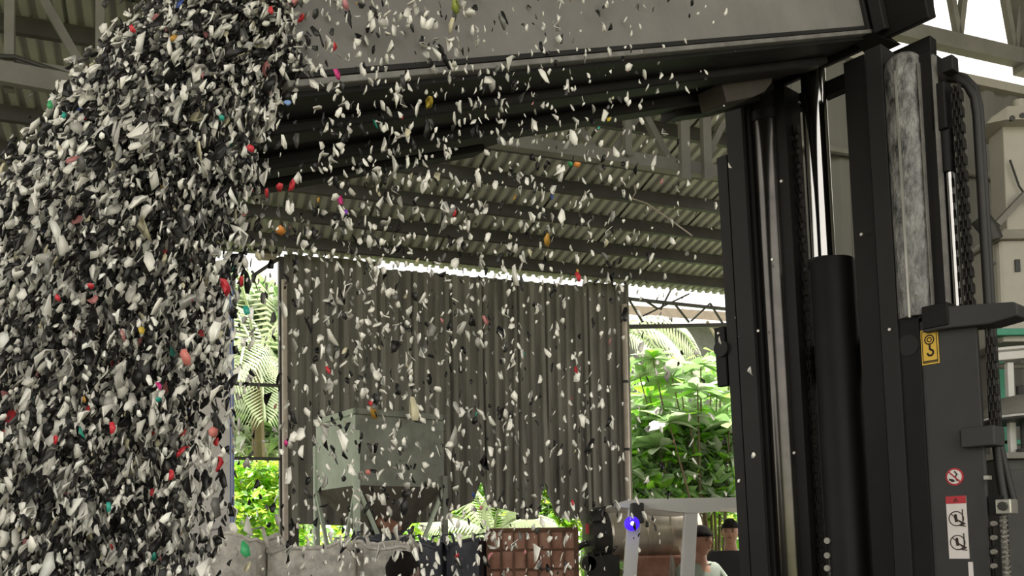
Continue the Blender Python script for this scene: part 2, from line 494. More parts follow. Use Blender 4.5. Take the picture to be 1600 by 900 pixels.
MB(bl).box((sA - 0.08, RD - 0.06, 0), (sA + 0.06, RD + 0.06, zr(RD) - 0.05)).build('wall_post', 'steel_dark', wr)
MB(bl).tube([(sA, RD + 0.05, 3.62), (6.5, RD + 0.05, 3.62)], 0.02, 8).build('conduit', 'cream_dark', wr)

# ---- unseen side wall right of the camera, added to keep light out
wl = shed_part('wall_light_block'); wl['label'] = 'unseen faded sheet wall added to block light from the right'
for i in range(9):
    d0 = 5.5 + i * 0.8
    mb = MB()
    pr = corr_profile(d0, d0 + 0.82, 0.16, 0.03)
    for z in (0, 1):
        for (d, h) in pr:
            mb.v.append(bloc((6.9 + h, d, 0 if z == 0 else zr(d))))
    n = len(pr)
    for q in range(n - 1): mb.f.append((q, q + 1, n + q + 1, n + q))
    mb.build('wall_sheet', 'wall_cream', wl)

# ------------------------------------------------------------------ outside: neighbour, plants
nb = thing('neighbour_shed', 'low grey shed with brown roof edge beyond the right opening', 'shed', at(1100, 850, 17.0) * 1.0)
nb.location.z = 0; nb.rotation_euler = (0, 0, TH)
zz = at(1100, 508, 17.0).z; z2 = at(1100, 488, 17.0).z
MB().box((-1.2, 0, 0), (4, 3, zz)).build('wall', 'neighbour_wall', nb)
MB().add([(-2.2, -0.5, zz - 0.05), (4.4, -0.5, zz + 0.02), (4.4, 3.3, z2 + 0.9), (-2.2, 3.3, z2 + 0.9), (-2.2, -0.5, zz + 0.12), (4.4, -0.5, zz + 0.2), (4.4, 3.3, z2 + 1.05), (-2.2, 3.3, z2 + 1.05)],
         [(0, 3, 2, 1), (4, 5, 6, 7), (0, 1, 5, 4), (1, 2, 6, 5), (2, 3, 7, 6), (3, 0, 4, 7)]).build('roof', 'neighbour_roof', nb)
for a, b in (((0.0, zz), (0.9, zz - 1.0)), ((2.1, zz), (1.2, zz - 1.0))):
    MB().bar((a[0], -0.3, a[1]), (b[0], -0.02, b[1]), 0.04, 0.04).build('brace', 'pole_pale', nb)

def leaf_mesh(name, L, W, m, curl=0.25, n=4):
    mb = MB()
    for i in range(n + 1):
        t = i / n
        w = W * math.sin(math.pi * min(1, (t * 0.9 + 0.06))) ** 0.8 * (0.6 + 0.6 * t)
        if i == n: w = W * 0.08
        z = -curl * L * t * t
        mb.v += [V((-w / 2, L * t, z + 0.10 * w)), V((0, L * t, z)), V((w / 2, L * t, z + 0.10 * w))]
    for i in range(n):
        a = i * 3
        mb.f += [(a, a + 1, a + 4, a + 3), (a + 1, a + 2, a + 5, a + 4)]
    o = mb.build(name, m, smooth=False)
    me = o.data
    me.polygons.foreach_set('use_smooth', [True] * len(me.polygons))
    bpy.data.objects.remove(o)
    return me

# broad-leaved shrub in the right opening, every leaf a part
LM = [leaf_mesh('leaf', 0.40, 0.19, 'leaf_mid'), leaf_mesh('leaf', 0.36, 0.18, 'leaf_bright'), leaf_mesh('leaf', 0.38, 0.17, 'leaf_pale')]
def shrub(label, centres, base, n_per, sc, weights, seed):
    r = random.Random(seed)
    t = thing('broadleaf_shrub', label, 'shrub', (base[0], base[1], 0), group=None)
    rel = V((base[0], base[1], 0))
    for (px, py, Y) in centres:
        c = at(px, py, Y)
        MB().tube([(rel.x, rel.y, 0), ((rel.x + c.x) / 2 + r.uniform(-.1, .1), (rel.y + c.y) / 2, c.z * 0.55), c], [0.03, 0.02, 0.008], 6).build('stem', 'bark', t, rel=rel)
        a0 = r.random() * 6.28
        for k in range(n_per):
            me = r.choices(LM, weights)[0]
            o = bpy.data.objects.new('leaf', me); C.objects.link(o); o.parent = t
            a = a0 + k * 2.4; el = r.uniform(-0.25, 0.75) * (1 - k / (2 * n_per))
            o.location = c - rel
            o.rotation_euler = Euler((el, r.uniform(-0.5, 0.5), a), 'XYZ')
            q = sc * r.uniform(0.75, 1.15)
            o.scale = (q, q, q)
    return t
shrub('broad-leaved shrub with large glossy leaves in the right opening', [(1010, 640, 11.6), (1050, 590, 11.8), (1095, 570, 12.0), (1120, 620, 11.9), (1075, 650, 11.4), (1030, 700, 11.5), (1110, 690, 11.7), (1000, 590, 12.2), (1065, 720, 11.6), (1125, 560, 12.3), (995, 690, 12.0), (1140, 660, 11.5), (1045, 660, 11.2), (1090, 610, 11.3), (1020, 560, 11.9)],
      (2.7, 12.0), 14, 1.05, (4, 3, 4), 3)
shrub('tall pale shrub rising behind the right opening', [(1015, 620, 13.2), (1060, 570, 13.4), (1110, 600, 13.3), (1140, 570, 13.1), (1085, 640, 13.5), (1000, 660, 13.2)], (3.1, 13.5), 14, 1.15, (2, 4, 5), 8)

def leaf_mass(name, label, cat, boxes, n, size, mats, seed, parent=None):
    """a hedge of thousands of small leaves, one object"""
    r = np.random.default_rng(seed)
    vs = []; fs = []; mi = []
    for i in range(n):
        bx_ = boxes[r.integers(len(boxes))]
        c = np.array([r.uniform(bx_[0], bx_[1]), r.uniform(bx_[2], bx_[3]), r.uniform(bx_[4], bx_[5])])
        e = Euler(tuple(r.uniform(-1.1, 1.1, 2)) + (r.uniform(0, 6.28),)).to_matrix()
        L = size * r.uniform(0.6, 1.3); W = L * 0.5
        o = len(vs)
        for p in ((0, 0, 0), (W / 2, L * 0.45, 0.03 * L), (0, L, -0.1 * L), (-W / 2, L * 0.45, 0.03 * L)):
            q = e @ V(p); vs.append((c[0] + q.x, c[1] + q.y, c[2] + q.z))
        fs += [(o, o + 1, o + 2), (o, o + 2, o + 3)]
        k = int(r.integers(len(mats))); mi += [k, k]
    me = bpy.data.meshes.new(name); me.from_pydata(vs, [], fs)
    for m in mats: me.materials.append(M[m])
    me.polygons.foreach_set('material_index', mi)
    o = bpy.data.objects.new(name, me); C.objects.link(o)
    return tag(o, label, cat, kind='stuff')
def bxs(*pp):
    out = []
    for (x0, x1, y0, y1, Ya, Yb) in pp:
        p, q = at(x0, y1, Ya), at(x1, y0, Ya)
        out.append((p.x, q.x, Ya, Yb, 0.0 if y1 > 855 else p.z, q.z))
    return out
leaf_mass('hedge', 'sunlit yellow green hedge below the ragged wall edge', 'hedge', bxs((380, 700, 800, 870, 11.3, 12.3), (560, 960, 770, 880, 11.6, 12.6), (960, 1160, 690, 880, 12.0, 13.2), (700, 900, 735, 830, 12, 12.6)), 15000, 0.14, ['leaf_yellow', 'leaf_yellow', 'leaf_bright', 'leaf_mid', 'leaf_pale'], 5)
leaf_mass('garden_bush', 'bright green leafy bush in the left opening', 'bush', bxs((330, 450, 720, 800, 11.0, 12.2), (330, 450, 760, 880, 10.6, 11.6)), 8000, 0.12, ['leaf_yellow', 'leaf_yellow', 'leaf_bright', 'leaf_mid'], 6)

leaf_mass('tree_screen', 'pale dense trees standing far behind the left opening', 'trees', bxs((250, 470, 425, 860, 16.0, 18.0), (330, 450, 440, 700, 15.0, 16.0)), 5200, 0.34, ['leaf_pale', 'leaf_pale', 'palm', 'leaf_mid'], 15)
leaf_mass('garden_thicket', 'green thicket filling the background of the right opening', 'thicket', bxs((960, 1180, 560, 860, 14.2, 15.4), (970, 1170, 670, 860, 12.6, 13.6), (985, 1160, 650, 790, 11.6, 12.0)), 6500, 0.26, ['leaf_bright', 'leaf_pale', 'leaf_mid', 'leaf_mid'], 16)
def frond(mb, p0, dirv, L, droop, W, n=26):
    p = V(p0); d = V(dirv).normalized(); prev = p.copy(); pts = [p.copy()]
    for i in range(n):
        d = (d + V((0, 0, -droop / n))).normalized(); p = p + d * (L / n); pts.append(p.copy())
    mb.tube(pts[::5] + [pts[-1]], [0.02] * (len(pts[::5])) + [0.004], 5)
    for i in range(3, n):
        a = pts[i]; t = i / n
        dd = (pts[i + 1 if i + 1 <= n else i] - pts[i - 1]).normalized()
        side = dd.cross(V((0, 0, 1))).normalized()
        for s in (-1, 1):
            w = W * math.sin(math.pi * (0.15 + 0.8 * t))
            tip = a + side * (s * w * 0.75) + dd * (w * 0.45) + V((0, 0, -w * 0.55))
            mid = a + side * (s * w * 0.45) + dd * (w * 0.2) + V((0, 0, -w * 0.12))
            mb.add([a, mid + dd * 0.022, tip, mid - dd * 0.022], [(0, 1, 2, 3)])
def palm(label, base, top, dirs, seed):
    rel = V((base[0], base[1], 0))
    t = thing('palm', label, 'palm', rel)
    MB().tube([rel, (rel + top) / 2 + V((0.05, 0, 0)), top], [0.12, 0.10, 0.08], 8).build('trunk', 'bark', t, rel=rel)
    for (dx, dy, dz, L, dr) in dirs:
        mb = MB(); frond(mb, top, (dx, dy, dz), L, dr, 0.62); mb.build('frond', 'palm', t, rel=rel)
tp = at(400, 560, 12.6)
palm('palm with long drooping fronds in the left opening', (tp.x, tp.y), tp, [(-.8, -.3, .9, 1.9, 1.8), (.7, -.3, 1.0, 2.0, 1.9), (.1, -.9, .7, 1.7, 2.4), (-.4, .4, 1.2, 2.2, 1.5), (.5, .3, 1.4, 2.2, 1.4), (-.9, -.1, .3, 1.6, 2.0), (.9, -.4, .2, 1.5, 2.2), (0, -.6, 1.6, 2.0, 2.0), (-.3, -.8, .1, 1.6, 2.0), (.3, -.7, -.2, 1.4, 1.6)], 1)
tp = at(965, 520, 12.6)
palm('palm frond crown drooping beside the right wall post', (tp.x, tp.y), tp, [(.9, -.3, .55, 1.5, 2.6), (.7, .1, .9, 1.5, 2.6), (.9, -.7, .15, 1.3, 2.2), (-.6, .5, .9, 1.5, 2.2), (-.8, 0, .5, 1.5, 2.2)], 2)
tp = at(770, 795, 11.4)
palm('small palm with thin leaves under the middle of the wall', (tp.x, tp.y), tp - V((0, 0, 0.35)), [(-.8, -.1, .9, 1.0, 1.4), (.7, -.1, .9, 0.9, 1.6), (-.4, .2, 1.4, 1.1, 1.2), (.2, -.2, 1.4, 0.9, 1.4), (-.9, 0, .4, 0.8, 1.4)], 3)

# ------------------------------------------------------------------ the big forklift: mast in front of the camera
AY = math.radians(40)
F3 = V((-math.cos(AY), -math.sin(AY), 0))          # the way the truck faces
R3 = V((math.sin(AY), -math.cos(AY), 0))           # its side towards the camera
LEAN = 0.050
NP = at(1450, 600, 2.5)
U3 = F3 * LEAN + V((0, 0, 1))
FO = NP - U3 * NP.z                                # base of the mast's near front edge, on the floor
MN = (F3 - V((0, 0, LEAN))).normalized()
def mpt(px, py, d=0.0):
    p = hit(px, py, FO + F3 * d, MN)
    r = p - FO
    return (r.dot(F3) - LEAN * r.z, r.dot(R3), r.z)
def ly(px, py=450, d=0.0): return mpt(px, py, d)[1]
def lz(px, py, d=0.0): return mpt(px, py, d)[2]
lean = lambda p: V((p[0] + LEAN * p[2], p[1], p[2]))
fk = thing('forklift', 'black forklift with a tall chained mast and yellow hook sticker', 'forklift', (FO.x, FO.y, 0), math.pi + AY)

def chan(y0, y1, x0, x1, t, inward):
    if inward > 0:
        return [(x0, y0), (x0, y1), (x0 + t, y1), (x0 + t, y0 + t), (x1 - t, y0 + t), (x1 - t, y1), (x1, y1), (x1, y0)]
    return [(x0, y1), (x0, y0), (x0 + t, y0), (x0 + t, y1 - t), (x1 - t, y1 - t), (x1 - t, y0), (x1, y0), (x1, y1)]
def mrail(name, pxa, pxb, d0, d1, ztop, m, inward=1, t=0.014, zbot=0.12, bevel=0.002):
    y0, y1 = ly(pxa, 450, d1), ly(pxb, 450, d1)
    return MB(lean).prism(chan(y0, y1, d0, d1, t, inward), 2, zbot, ztop).build(name, m, fk, bevel=bevel)
zt_hi = lz(1380, 70)
# far upright: outer rail, middle rail, inner rail
mrail('outer_rail', 1131, 1147, -0.15, 0.0, lz(1125, 245), 'mast_grey', 1)
mrail('middle_rail', 1148, 1174, -0.12, 0.012, lz(1140, 120), 'mast_grey', 1, t=0.018)
mrail('inner_rail', 1170, 1186, -0.12, -0.01, lz(1140, 120), 'mast', 1)
y0, y1 = ly(1186, 450, -0.04), ly(1224, 450, -0.04); yc = (y0 + y1) / 2
MB(lean).tube([(-0.06, yc, 0.15), (-0.06, yc, lz(1200, 140, -0.06))], (y1 - y0) / 2, 24).build('side_cylinder', 'mast_gloss', fk, smooth=True)
zz = lz(1190, 190, -0.06)
MB(lean).tube([(-0.06, yc, zz - 0.012), (-0.06, yc, zz + 0.02)], (y1 - y0) / 2 + 0.004, 24).build('cylinder_collar', 'mast', fk, smooth=True)
mrail('inner_rail', 1222, 1243, -0.14, -0.05, lz(1220, 120), 'mast', -1)
# roller bracket on the outer side of the far rail
b_ = MB(lean).box((-0.02, ly(1118, 560), lz(1120, 605)), (0.0, ly(1134, 560), lz(1120, 512))).build('roller_bracket', 'mast', fk, bevel=0.003)
MB(lean).tube([(0.0, ly(1129, 548), lz(1129, 545)), (0.012, ly(1129, 548), lz(1129, 545))], 0.028, 20).build('roller', 'mast_grey', fk, smooth=True)
MB(lean).tube([(0.0, ly(1124, 520), lz(1124, 521)), (0.008, ly(1124, 520), lz(1124, 521))], 0.004, 8).build('bolt_head', 'bolt', b_)

# chains: stacks of link plates and pins
def chain(name, px, py0, py1, d, w, pitch=0.024, parent=None, ref=450):
    mb = MB(lean); yc = ly(px, ref, d); za, zb = lz(px, py1, d), lz(px, py0, d)
    n = int((zb - za) / pitch)
    for i in range(n):
        z = za + i * pitch
        for k, s in enumerate((-0.5, -0.25, 0, 0.25, 0.5)):
            if (i + k) % 2: continue
            mb.box((d - 0.011, yc + s * w - w * 0.06, z - 0.002), (d + 0.011, yc + s * w + w * 0.06, z + pitch * 1.05))
        mb.tube([(d, yc - w * 0.6, z), (d, yc + w * 0.6, z)], 0.005, 6)
    return mb.build(name, 'chain', parent or fk)
chain('lift_chain', 1257, 190, 900, -0.10, 0.020)
# centre lift cylinder and rod
y0, y1 = ly(1266, 450, -0.06), ly(1329, 450, -0.06); yc = (y0 + y1) / 2; rc = (y1 - y0) / 2
zc = lz(1300, 405, -0.06)
MB(lean).tube([(-0.08, yc, 0.1), (-0.08, yc, zc - 0.004), (-0.08, yc, zc)], [rc, rc, rc * 0.97], 28).build('centre_cylinder', 'mast', fk, smooth=True)
yr = ly(1287, 405, -0.08); rr = abs(ly(1306, 405, -0.08) - ly(1268, 405, -0.08)) / 2
MB(lean).tube([(-0.08, yr, zc - 0.02), (-0.08, yr, lz(1275, 90, -0.08))], rr * 0.92, 24).build('piston_rod', 'chrome', fk, smooth=True)
MB(lean).tube([(-0.08, yr, zc - 0.01), (-0.08, yr, zc + 0.012)], rr * 1.15, 24).build('rod_seal', 'mast', fk, smooth=True)
# small fittings at the cylinder foot
for py in (845, 868, 888):
    MB(lean).tube([(-0.03, ly(1289, py), lz(1289, py)), (-0.01, ly(1289, py), lz(1289, py))], 0.010, 10).build('pipe_fitting', 'bolt', fk, smooth=True)
MB(lean).tube([(-0.03, ly(1289, 850), lz(1289, 845)), (-0.02, ly(1290, 900), lz(1290, 930))], 0.006, 8).build('hydraulic_pipe', 'chain', fk, smooth=True)

# near upright
mrail('inner_rail', 1338, 1372, -0.14, 0.0, zt_hi, 'mast', 1)
mrail('middle_rail', 1372, 1399, -0.12, 0.012, zt_hi, 'mast_grey', -1, t=0.012)
# greased rail: half-round nose, tapers closed at its top
y0, y1 = ly(1397, 450, 0.0), ly(1455, 450, 0.0); yc = (y0 + y1) / 2; rg = (y1 - y0) / 2
zg = lz(1395, 86)
prof = []
poly = [(-0.11, y0), (-0.02, y0)] + [(-0.02 + 0.045 * math.sin(math.pi * i / 14), yc - rg * math.cos(math.pi * i / 14)) for i in range(1, 14)] + [(-0.02, y1), (-0.11, y1)]
zgb = lz(1420, 500)
mb = MB(lean); rings = []
for (z, k) in ((zgb + 0.005, 1), (zg - 0.05, 1), (zg - 0.02, 0.9), (zg - 0.005, 0.65), (zg, 0.25)):
    rings.append([(-0.06 + (x + 0.06) * (1 if k == 1 else (0.4 + 0.6 * k)), yc + (y - yc) * k, z) for x, y in poly])
n = len(poly)
for r_ in rings: mb.v += [V(p) for p in r_]
for j in range(len(rings) - 1):
    for i in range(n):
        i2 = (i + 1) % n
        mb.f.append((j * n + i, j * n + i2, (j + 1) * n + i2, (j + 1) * n + i))
mb.f.append(tuple(range(n))); mb.f.append(tuple(reversed(range((len(rings) - 1) * n, len(rings) * n))))
gr = mb.build('greased_rail', 'grease', fk, smooth=True)
MB(lean).box((0.024, yc - 0.003, zgb), (0.0275, yc + 0.003, zg - 0.06)).build('rail_seam', 'bolt', gr)
MB(lean).box((-0.02, y1 - 0.001, zgb), (0.004, y1 + 0.0025, zg - 0.05)).build('rail_lip', 'bucket_edge', gr)
mrail('middle_rail', 1457, 1476, -0.13, -0.01, lz(1450, 76), 'mast', -1)
MB(lean).box((-0.025, ly(1475, 450), zgb), (-0.005, ly(1479, 450), lz(1455, 84))).build('rail_edge', 'bucket_edge', fk)
# side lift rod beside the chain
yr = ly(1492, 450, -0.03)
MB(lean).tube([(-0.04, yr, lz(1492, 480)), (-0.04, yr, lz(1480, 225))], 0.0125, 16).build('side_rod', 'chrome', fk, smooth=True)
MB(lean).tube([(-0.04, yr - 0.004, lz(1480, 262)), (-0.04, yr - 0.004, lz(1475, 196))], 0.021, 16).build('rod_head', 'mast', fk, smooth=True)
MB(lean).box((-0.07, yr - 0.03, lz(1475, 198)), (-0.01, yr + 0.012, lz(1475, 122))).build('chain_anchor', 'mast', fk, bevel=0.004)
MB(lean).box((-0.05, ly(1468, 100), lz(1470, 112)), (-0.01, ly(1486, 100), lz(1470, 88))).build('anchor_cap', 'mast_grey', fk, bevel=0.003)
chain('side_chain', 1514, 125, 660, -0.03, 0.022, pitch=0.022)
# hoses: over the top pulley and down the outside
yh = ly(1540, 450, -0.05)
def hose(name, offs, pts_px, d, r):
    pts = [(d + offs, ly(x, y, d), lz(x, y, d)) for x, y in pts_px]
    MB(lean).tube(pts, r, 10).build(name, 'rubber', fk, smooth=True)
hose('hydraulic_hose', 0, [(1482, 122), (1496, 124), (1512, 134), (1522, 152), (1526, 180), (1535, 330), (1544, 480), (1552, 660), (1562, 740), (1570, 790)], -0.07, 0.011)
hose('hydraulic_hose', 0, [(1490, 116), (1508, 122), (1524, 138), (1531, 170), (1536, 250), (1546, 420), (1556, 600), (1561, 690), (1574, 745), (1584, 785)], -0.10, 0.010)
hose('grease_pipe', 0, [(1540, 500), (1548, 640)], -0.03, 0.004)
# outer mast plate with the stickers, and the horizontal bracket above it
zp = lz(1450, 500); zpb = 0.1
ya, yb = ly(1437, 540), ly(1527, 540)
panel = MB(lean).box((-0.016, ya, zpb), (0.0, yb, zp)).build('mast_plate', 'mast_plate', fk, bevel=0.003)
MB(lean).prism(chan(ly(1400, 540), ya + 0.004, -0.13, 0.006, 0.016, -1), 2, 0.1, lz(1430, 478)).build('outer_rail', 'mast', fk, bevel=0.002)
MB(lean).box((-0.10, ya - 0.012, lz(1430, 500)), (0.006, ya + 0.012, lz(1430, 470))).build('bracket_root', 'mast_grey', fk, bevel=0.003)
MB(lean).tube([(0.0, ly(1420, 520), lz(1420, 540)), (0.008, ly(1420, 520), lz(1420, 540))], 0.03, 20).build('roller', 'mast_grey', fk, smooth=True)
y0, y1 = ly(1447, 490), ly(1597, 490)
zb0, zb1 = lz(1500, 512), lz(1500, 473)
ytip = y1
zt1, zt0 = lz(1596, 473), lz(1596, 496)
poly = [(y0, zb0), (y0, zb1 - 0.004), (y0 + 0.01, zb1), (y1 - 0.008, zt1), (y1, zt1 - 0.008), (y1, zt0), (y1 - 0.07, lz(1540, 511)), (y0 + 0.05, zb0)]
MB(lean).prism(poly, 0, -0.05, 0.03).build('chain_bracket', 'mast_plate', fk, bevel=0.004)
MB(lean).box((-0.02, ly(1449, 496), lz(1470, 514)), (0.034, ly(1490, 496), lz(1470, 478))).build('bracket_gusset', 'mast', fk, bevel=0.003)
chain('side_chain', 1552, 515, 668, -0.02, 0.020, pitch=0.022, ref=590)
# hose clamp and lower fittings
cl = MB(lean).box((-0.04, ly(1508, 684), lz(1530, 699)), (0.03, ly(1561, 684), lz(1530, 668))).build('hose_clamp', 'mast_plate', fk, bevel=0.004)
MB(lean).box((-0.02, ly(1503, 684), lz(1530, 696)), (0.012, ly(1509, 684), lz(1530, 670))).build('clamp_ear', 'mast', cl)
fb = MB(lean).box((-0.03, ly(1560, 790), lz(1575, 803)), (0.02, ly(1584, 790), lz(1575, 780))).build('valve_block', 'bolt', fk, bevel=0.003)
MB(lean).tube([(0.02, ly(1573, 790), lz(1575, 791)), (0.032, ly(1573, 790), lz(1575, 791))], 0.012, 8).build('block_bolt', 'motor', fb)
MB(lean).box((-0.03, ly(1545, 790), lz(1560, 806)), (0.0, ly(1562, 790), lz(1560, 774))).build('block_bracket', 'mast', fk)
chain('anchor_chain', 1552, 810, 960, -0.01, 0.014, pitch=0.026, ref=850)
# twisted wire rope next to it
mb = MB(lean); yw, xw = ly(1568, 850), -0.01
for ph in (0, math.pi):
    za, zb = lz(1568, 960), lz(1568, 806)
    mb.tube([(xw + 0.006 * math.cos(ph + 40 * i / 30 * 1.6), yw + 0.006 * math.sin(ph + 40 * i / 30 * 1.6), za + (zb - za) * i / 60) for i in range(61)], 0.005, 6)
mb.build('wire_rope', 'cream_dark', fk, smooth=True)
for py in (818, 840, 862, 884):
    MB(lean).tube([(0.005, ly(1556, py), lz(1556, py)), (0.02, ly(1556, py), lz(1556, py))], 0.007, 8).build('anchor_nut', 'cream_dark', fk)
MB(lean).box((0.0, ly(1540, 718), lz(1540, 750)), (0.02, ly(1548, 718), lz(1540, 744))).build('hose_tie', 'bolt', fk)
MB(lean).box((0.0, ly(1514, 890), lz(1518, 930)), (0.003, ly(1521, 890), lz(1518, 878))).build('white_strip', 'sticker_white', panel)

# cross members tying the uprights
for (pa, pb, name) in ((150, 172, 'cross_tie'), (546, 604, 'cross_tie'), (60, 104, 'top_tie')):
    MB(lean).box((-0.19, ly(1150, 450), lz(1250, pb, -0.17)), (-0.15, ly(1440, 450), lz(1250, pa, -0.17))).build(name, 'mast', fk, bevel=0.003)
MB(lean).box((-0.19, ly(1150, 450), 0.2), (-0.15, ly(1440, 450), 0.5)).build('cross_tie', 'mast', fk)
# stray flakes of paint-white rivets on the rails
for (px, py) in ((1211, 407), (1189, 518), (1245, 708), (1350, 368), (1394, 516), (1225, 285)):
    MB(lean).tube([(0.012, ly(px, py), lz(px, py)), (0.017, ly(px, py), lz(px, py))], 0.0045, 8).build('rivet', 'bolt', fk)

# stickers: flat marks on the plate
X0 = 0.0
def pp(px, py): return (ly(px, py), lz(px, py))
def poly_plate(pts, x0, x1, name, m):
    return MB(lean).prism(pts, 0, x0, x1).build(name, m, panel)
def stroke(mb, pts, w, x):
    for (a, b) in zip(pts, pts[1:]):
        dx, dz = b[0] - a[0], b[1] - a[1]; L = math.hypot(dx, dz) or 1e-6
        nx, nz = -dz / L * w / 2, dx / L * w / 2
        ex, ez = dx / L * w * 0.3, dz / L * w * 0.3
        mb.add([(x, a[0] - ex + nx, a[1] - ez + nz), (x, b[0] + ex + nx, b[1] + ez + nz), (x, b[0] + ex - nx, b[1] + ez - nz), (x, a[0] - ex - nx, a[1] - ez - nz)], [(0, 1, 2, 3)])
def quadpts(c, w, h):  # plate following the lean-free local axes
    return [(c[0] - w / 2, c[1] - h / 2), (c[0] + w / 2, c[1] - h / 2), (c[0] + w / 2, c[1] + h / 2), (c[0] - w / 2, c[1] + h / 2)]
c = pp(1453.5, 542); w_ = pp(1467, 542)[0] - pp(1440, 542)[0]; h_ = pp(1453, 515)[1] - pp(1453, 570)[1]
poly_plate(quadpts(c, w_, h_), 0.0, 0.003, 'hook_sticker', 'yellow')['label'] = 'yellow sticker with hook symbol'
mb = MB(lean); x = 0.0036
q = quadpts(c, w_ * 0.84, h_ * 0.90); stroke(mb, q + [q[0]], 0.0022, x)
stroke(mb, arc(c[0], c[1] + h_ * 0.20, w_ * 0.26, 0, 360, 20), 0.0036, x)
stroke(mb, arc(c[0], c[1] + h_ * 0.20, w_ * 0.12, 0, 360, 14), 0.003, x)
stroke(mb, [(c[0], c[1] + h_ * 0.08), (c[0], c[1] - h_ * 0.06)] + [(c[0] + w_ * 0.02 + a_, b_2) for a_, b_2 in arc(0, c[1] - h_ * 0.17, w_ * 0.17, 80, -170, 12)], 0.0055, x)
stroke(mb, [(c[0] - w_ * 0.38, c[1] - h_ * 0.41), (c[0] + w_ * 0.38, c[1] - h_ * 0.41)], 0.004, x)
mb.build('hook_symbol', 'ink', panel)
# round prohibition sign
c = pp(1492, 745); r_ = (pp(1506, 745)[0] - pp(1478, 745)[0]) / 2
poly_plate(arc(c[0], c[1], r_, 0, 351, 39), 0.0, 0.002, 'prohibition_sign', 'red')['label'] = 'red and white no-stepping sign'
poly_plate(arc(c[0], c[1], r_ * 0.80, 0, 351, 39), 0.002, 0.003, 'sign_disc', 'sticker_white')
mb = MB(lean); x = 0.0036
mb.add([(x, c[0] - r_ * .6, c[1] - r_ * .15), (x, c[0] - r_ * .1, c[1] - r_ * .3), (x, c[0] + r_ * .1, c[1] - r_ * .55), (x, c[0] - r_ * .3, c[1] - r_ * .6), (x, c[0] - r_ * .62, c[1] - r_ * .35)], [(0, 1, 2, 3, 4)])
stroke(mb, [(c[0] + r_ * .05, c[1] + r_ * .6), (c[0] + r_ * .3, c[1] + r_ * .25), (c[0] + r_ * .1, c[1]), (c[0] + r_ * .25, c[1] - r_ * .35)], r_ * .16, x)
stroke(mb, [(c[0] + r_ * .25, c[1] - r_ * .4), (c[0] + r_ * .5, c[1] - r_ * .45)], r_ * .18, x)
mb.build('boot_symbol', 'ink', panel)
mb = MB(lean); stroke(mb, [(c[0] - r_ * .62, c[1] + r_ * .6), (c[0] + r_ * .62, c[1] - r_ * .6)], r_ * .16, 0.0042); mb.build('sign_bar', 'red', panel)
# tall warning label
c = pp(1496.5, 824); w_ = pp(1512, 824)[0] - pp(1480.5, 824)[0]; h_ = pp(1496, 775)[1] - pp(1496, 873)[1]
poly_plate(quadpts(c, w_, h_), 0.0, 0.002, 'warning_label', 'sticker_white')['label'] = 'white warning label with red header and two pictograms'
poly_plate(quadpts((c[0], c[1] + h_ * 0.44), w_ * 1.0, h_ * 0.12), 0.002, 0.003, 'label_header', 'red')
mb = MB(lean); x = 0.0036
stroke(mb, [(c[0] - .005, c[1] + h_ * .415), (c[0], c[1] + h_ * .46), (c[0] + .005, c[1] + h_ * .415), (c[0] - .005, c[1] + h_ * .415)], 0.002, x)
for k, cz in enumerate((c[1] + h_ * 0.14, c[1] - h_ * 0.24)):
    rr_ = w_ * 0.36
    stroke(mb, arc(c[0] - w_ * .02, cz, rr_, 0, 360, 24), 0.0025, x)
    stroke(mb, [(c[0] - w_ * .02 - rr_ * .7, cz + rr_ * .7), (c[0] - w_ * .02 + rr_ * .7, cz - rr_ * .7)], 0.0022, x)
    stroke(mb, arc(c[0] - w_ * .05, cz + rr_ * .45, rr_ * .10, 0, 360, 8), rr_ * .2, x)
    stroke(mb, [(c[0] - w_ * .05, cz + rr_ * .15), (c[0] - w_ * .02, cz - rr_ * .35)], rr_ * .42, x)
    stroke(mb, [(c[0] + w_ * .30, cz + rr_ * 1.25), (c[0] + w_ * .30, cz - rr_ * .9)], 0.0028, x)
    stroke(mb, [(c[0] + w_ * .05, cz - rr_ * .2), (c[0] + w_ * .4, cz - rr_ * .75), (c[0] + w_ * .1, cz - rr_ * .95), (c[0] + w_ * .42, cz - rr_ * 1.1)], 0.0028, x)
mb.build('label_pictogram', 'ink', panel)['kind'] = 'stuff'

# chassis, wheels and cowl behind the mast
cx, cy = -0.35, -0.40
MB().box((-1.45, cy - 0.48, 0.25), (-0.35, cy + 0.48, 0.72)).build('chassis', 'body_paint', fk, bevel=0.03)
MB().box((-1.70, cy - 0.5, 0.3), (-1.38, cy + 0.5, 1.05)).build('counterweight', 'body_paint', fk, bevel=0.08)
MB().box((-0.70, cy - 0.4, 0.7), (-0.45, cy + 0.4, 1.15)).build('cowl', 'body_paint', fk, bevel=0.04)
MB().box((-1.32, cy - 0.25, 0.72), (-0.92, cy + 0.25, 0.95)).build('seat', 'rubber', fk, bevel=0.05)
for sx_ in (-0.55, -1.32):
    for sy in (-0.5, 0.5):
        w = MB().tube([(sx_, cy + sy - 0.1, 0.3), (sx_, cy + sy + 0.1, 0.3)], 0.3, 28).build('wheel', 'rubber', fk, smooth=True)
        MB().tube([(sx_, cy + sy - 0.11, 0.3), (sx_, cy + sy + 0.11, 0.3)], 0.14, 20).build('hub', 'cream_dark', w, smooth=True)

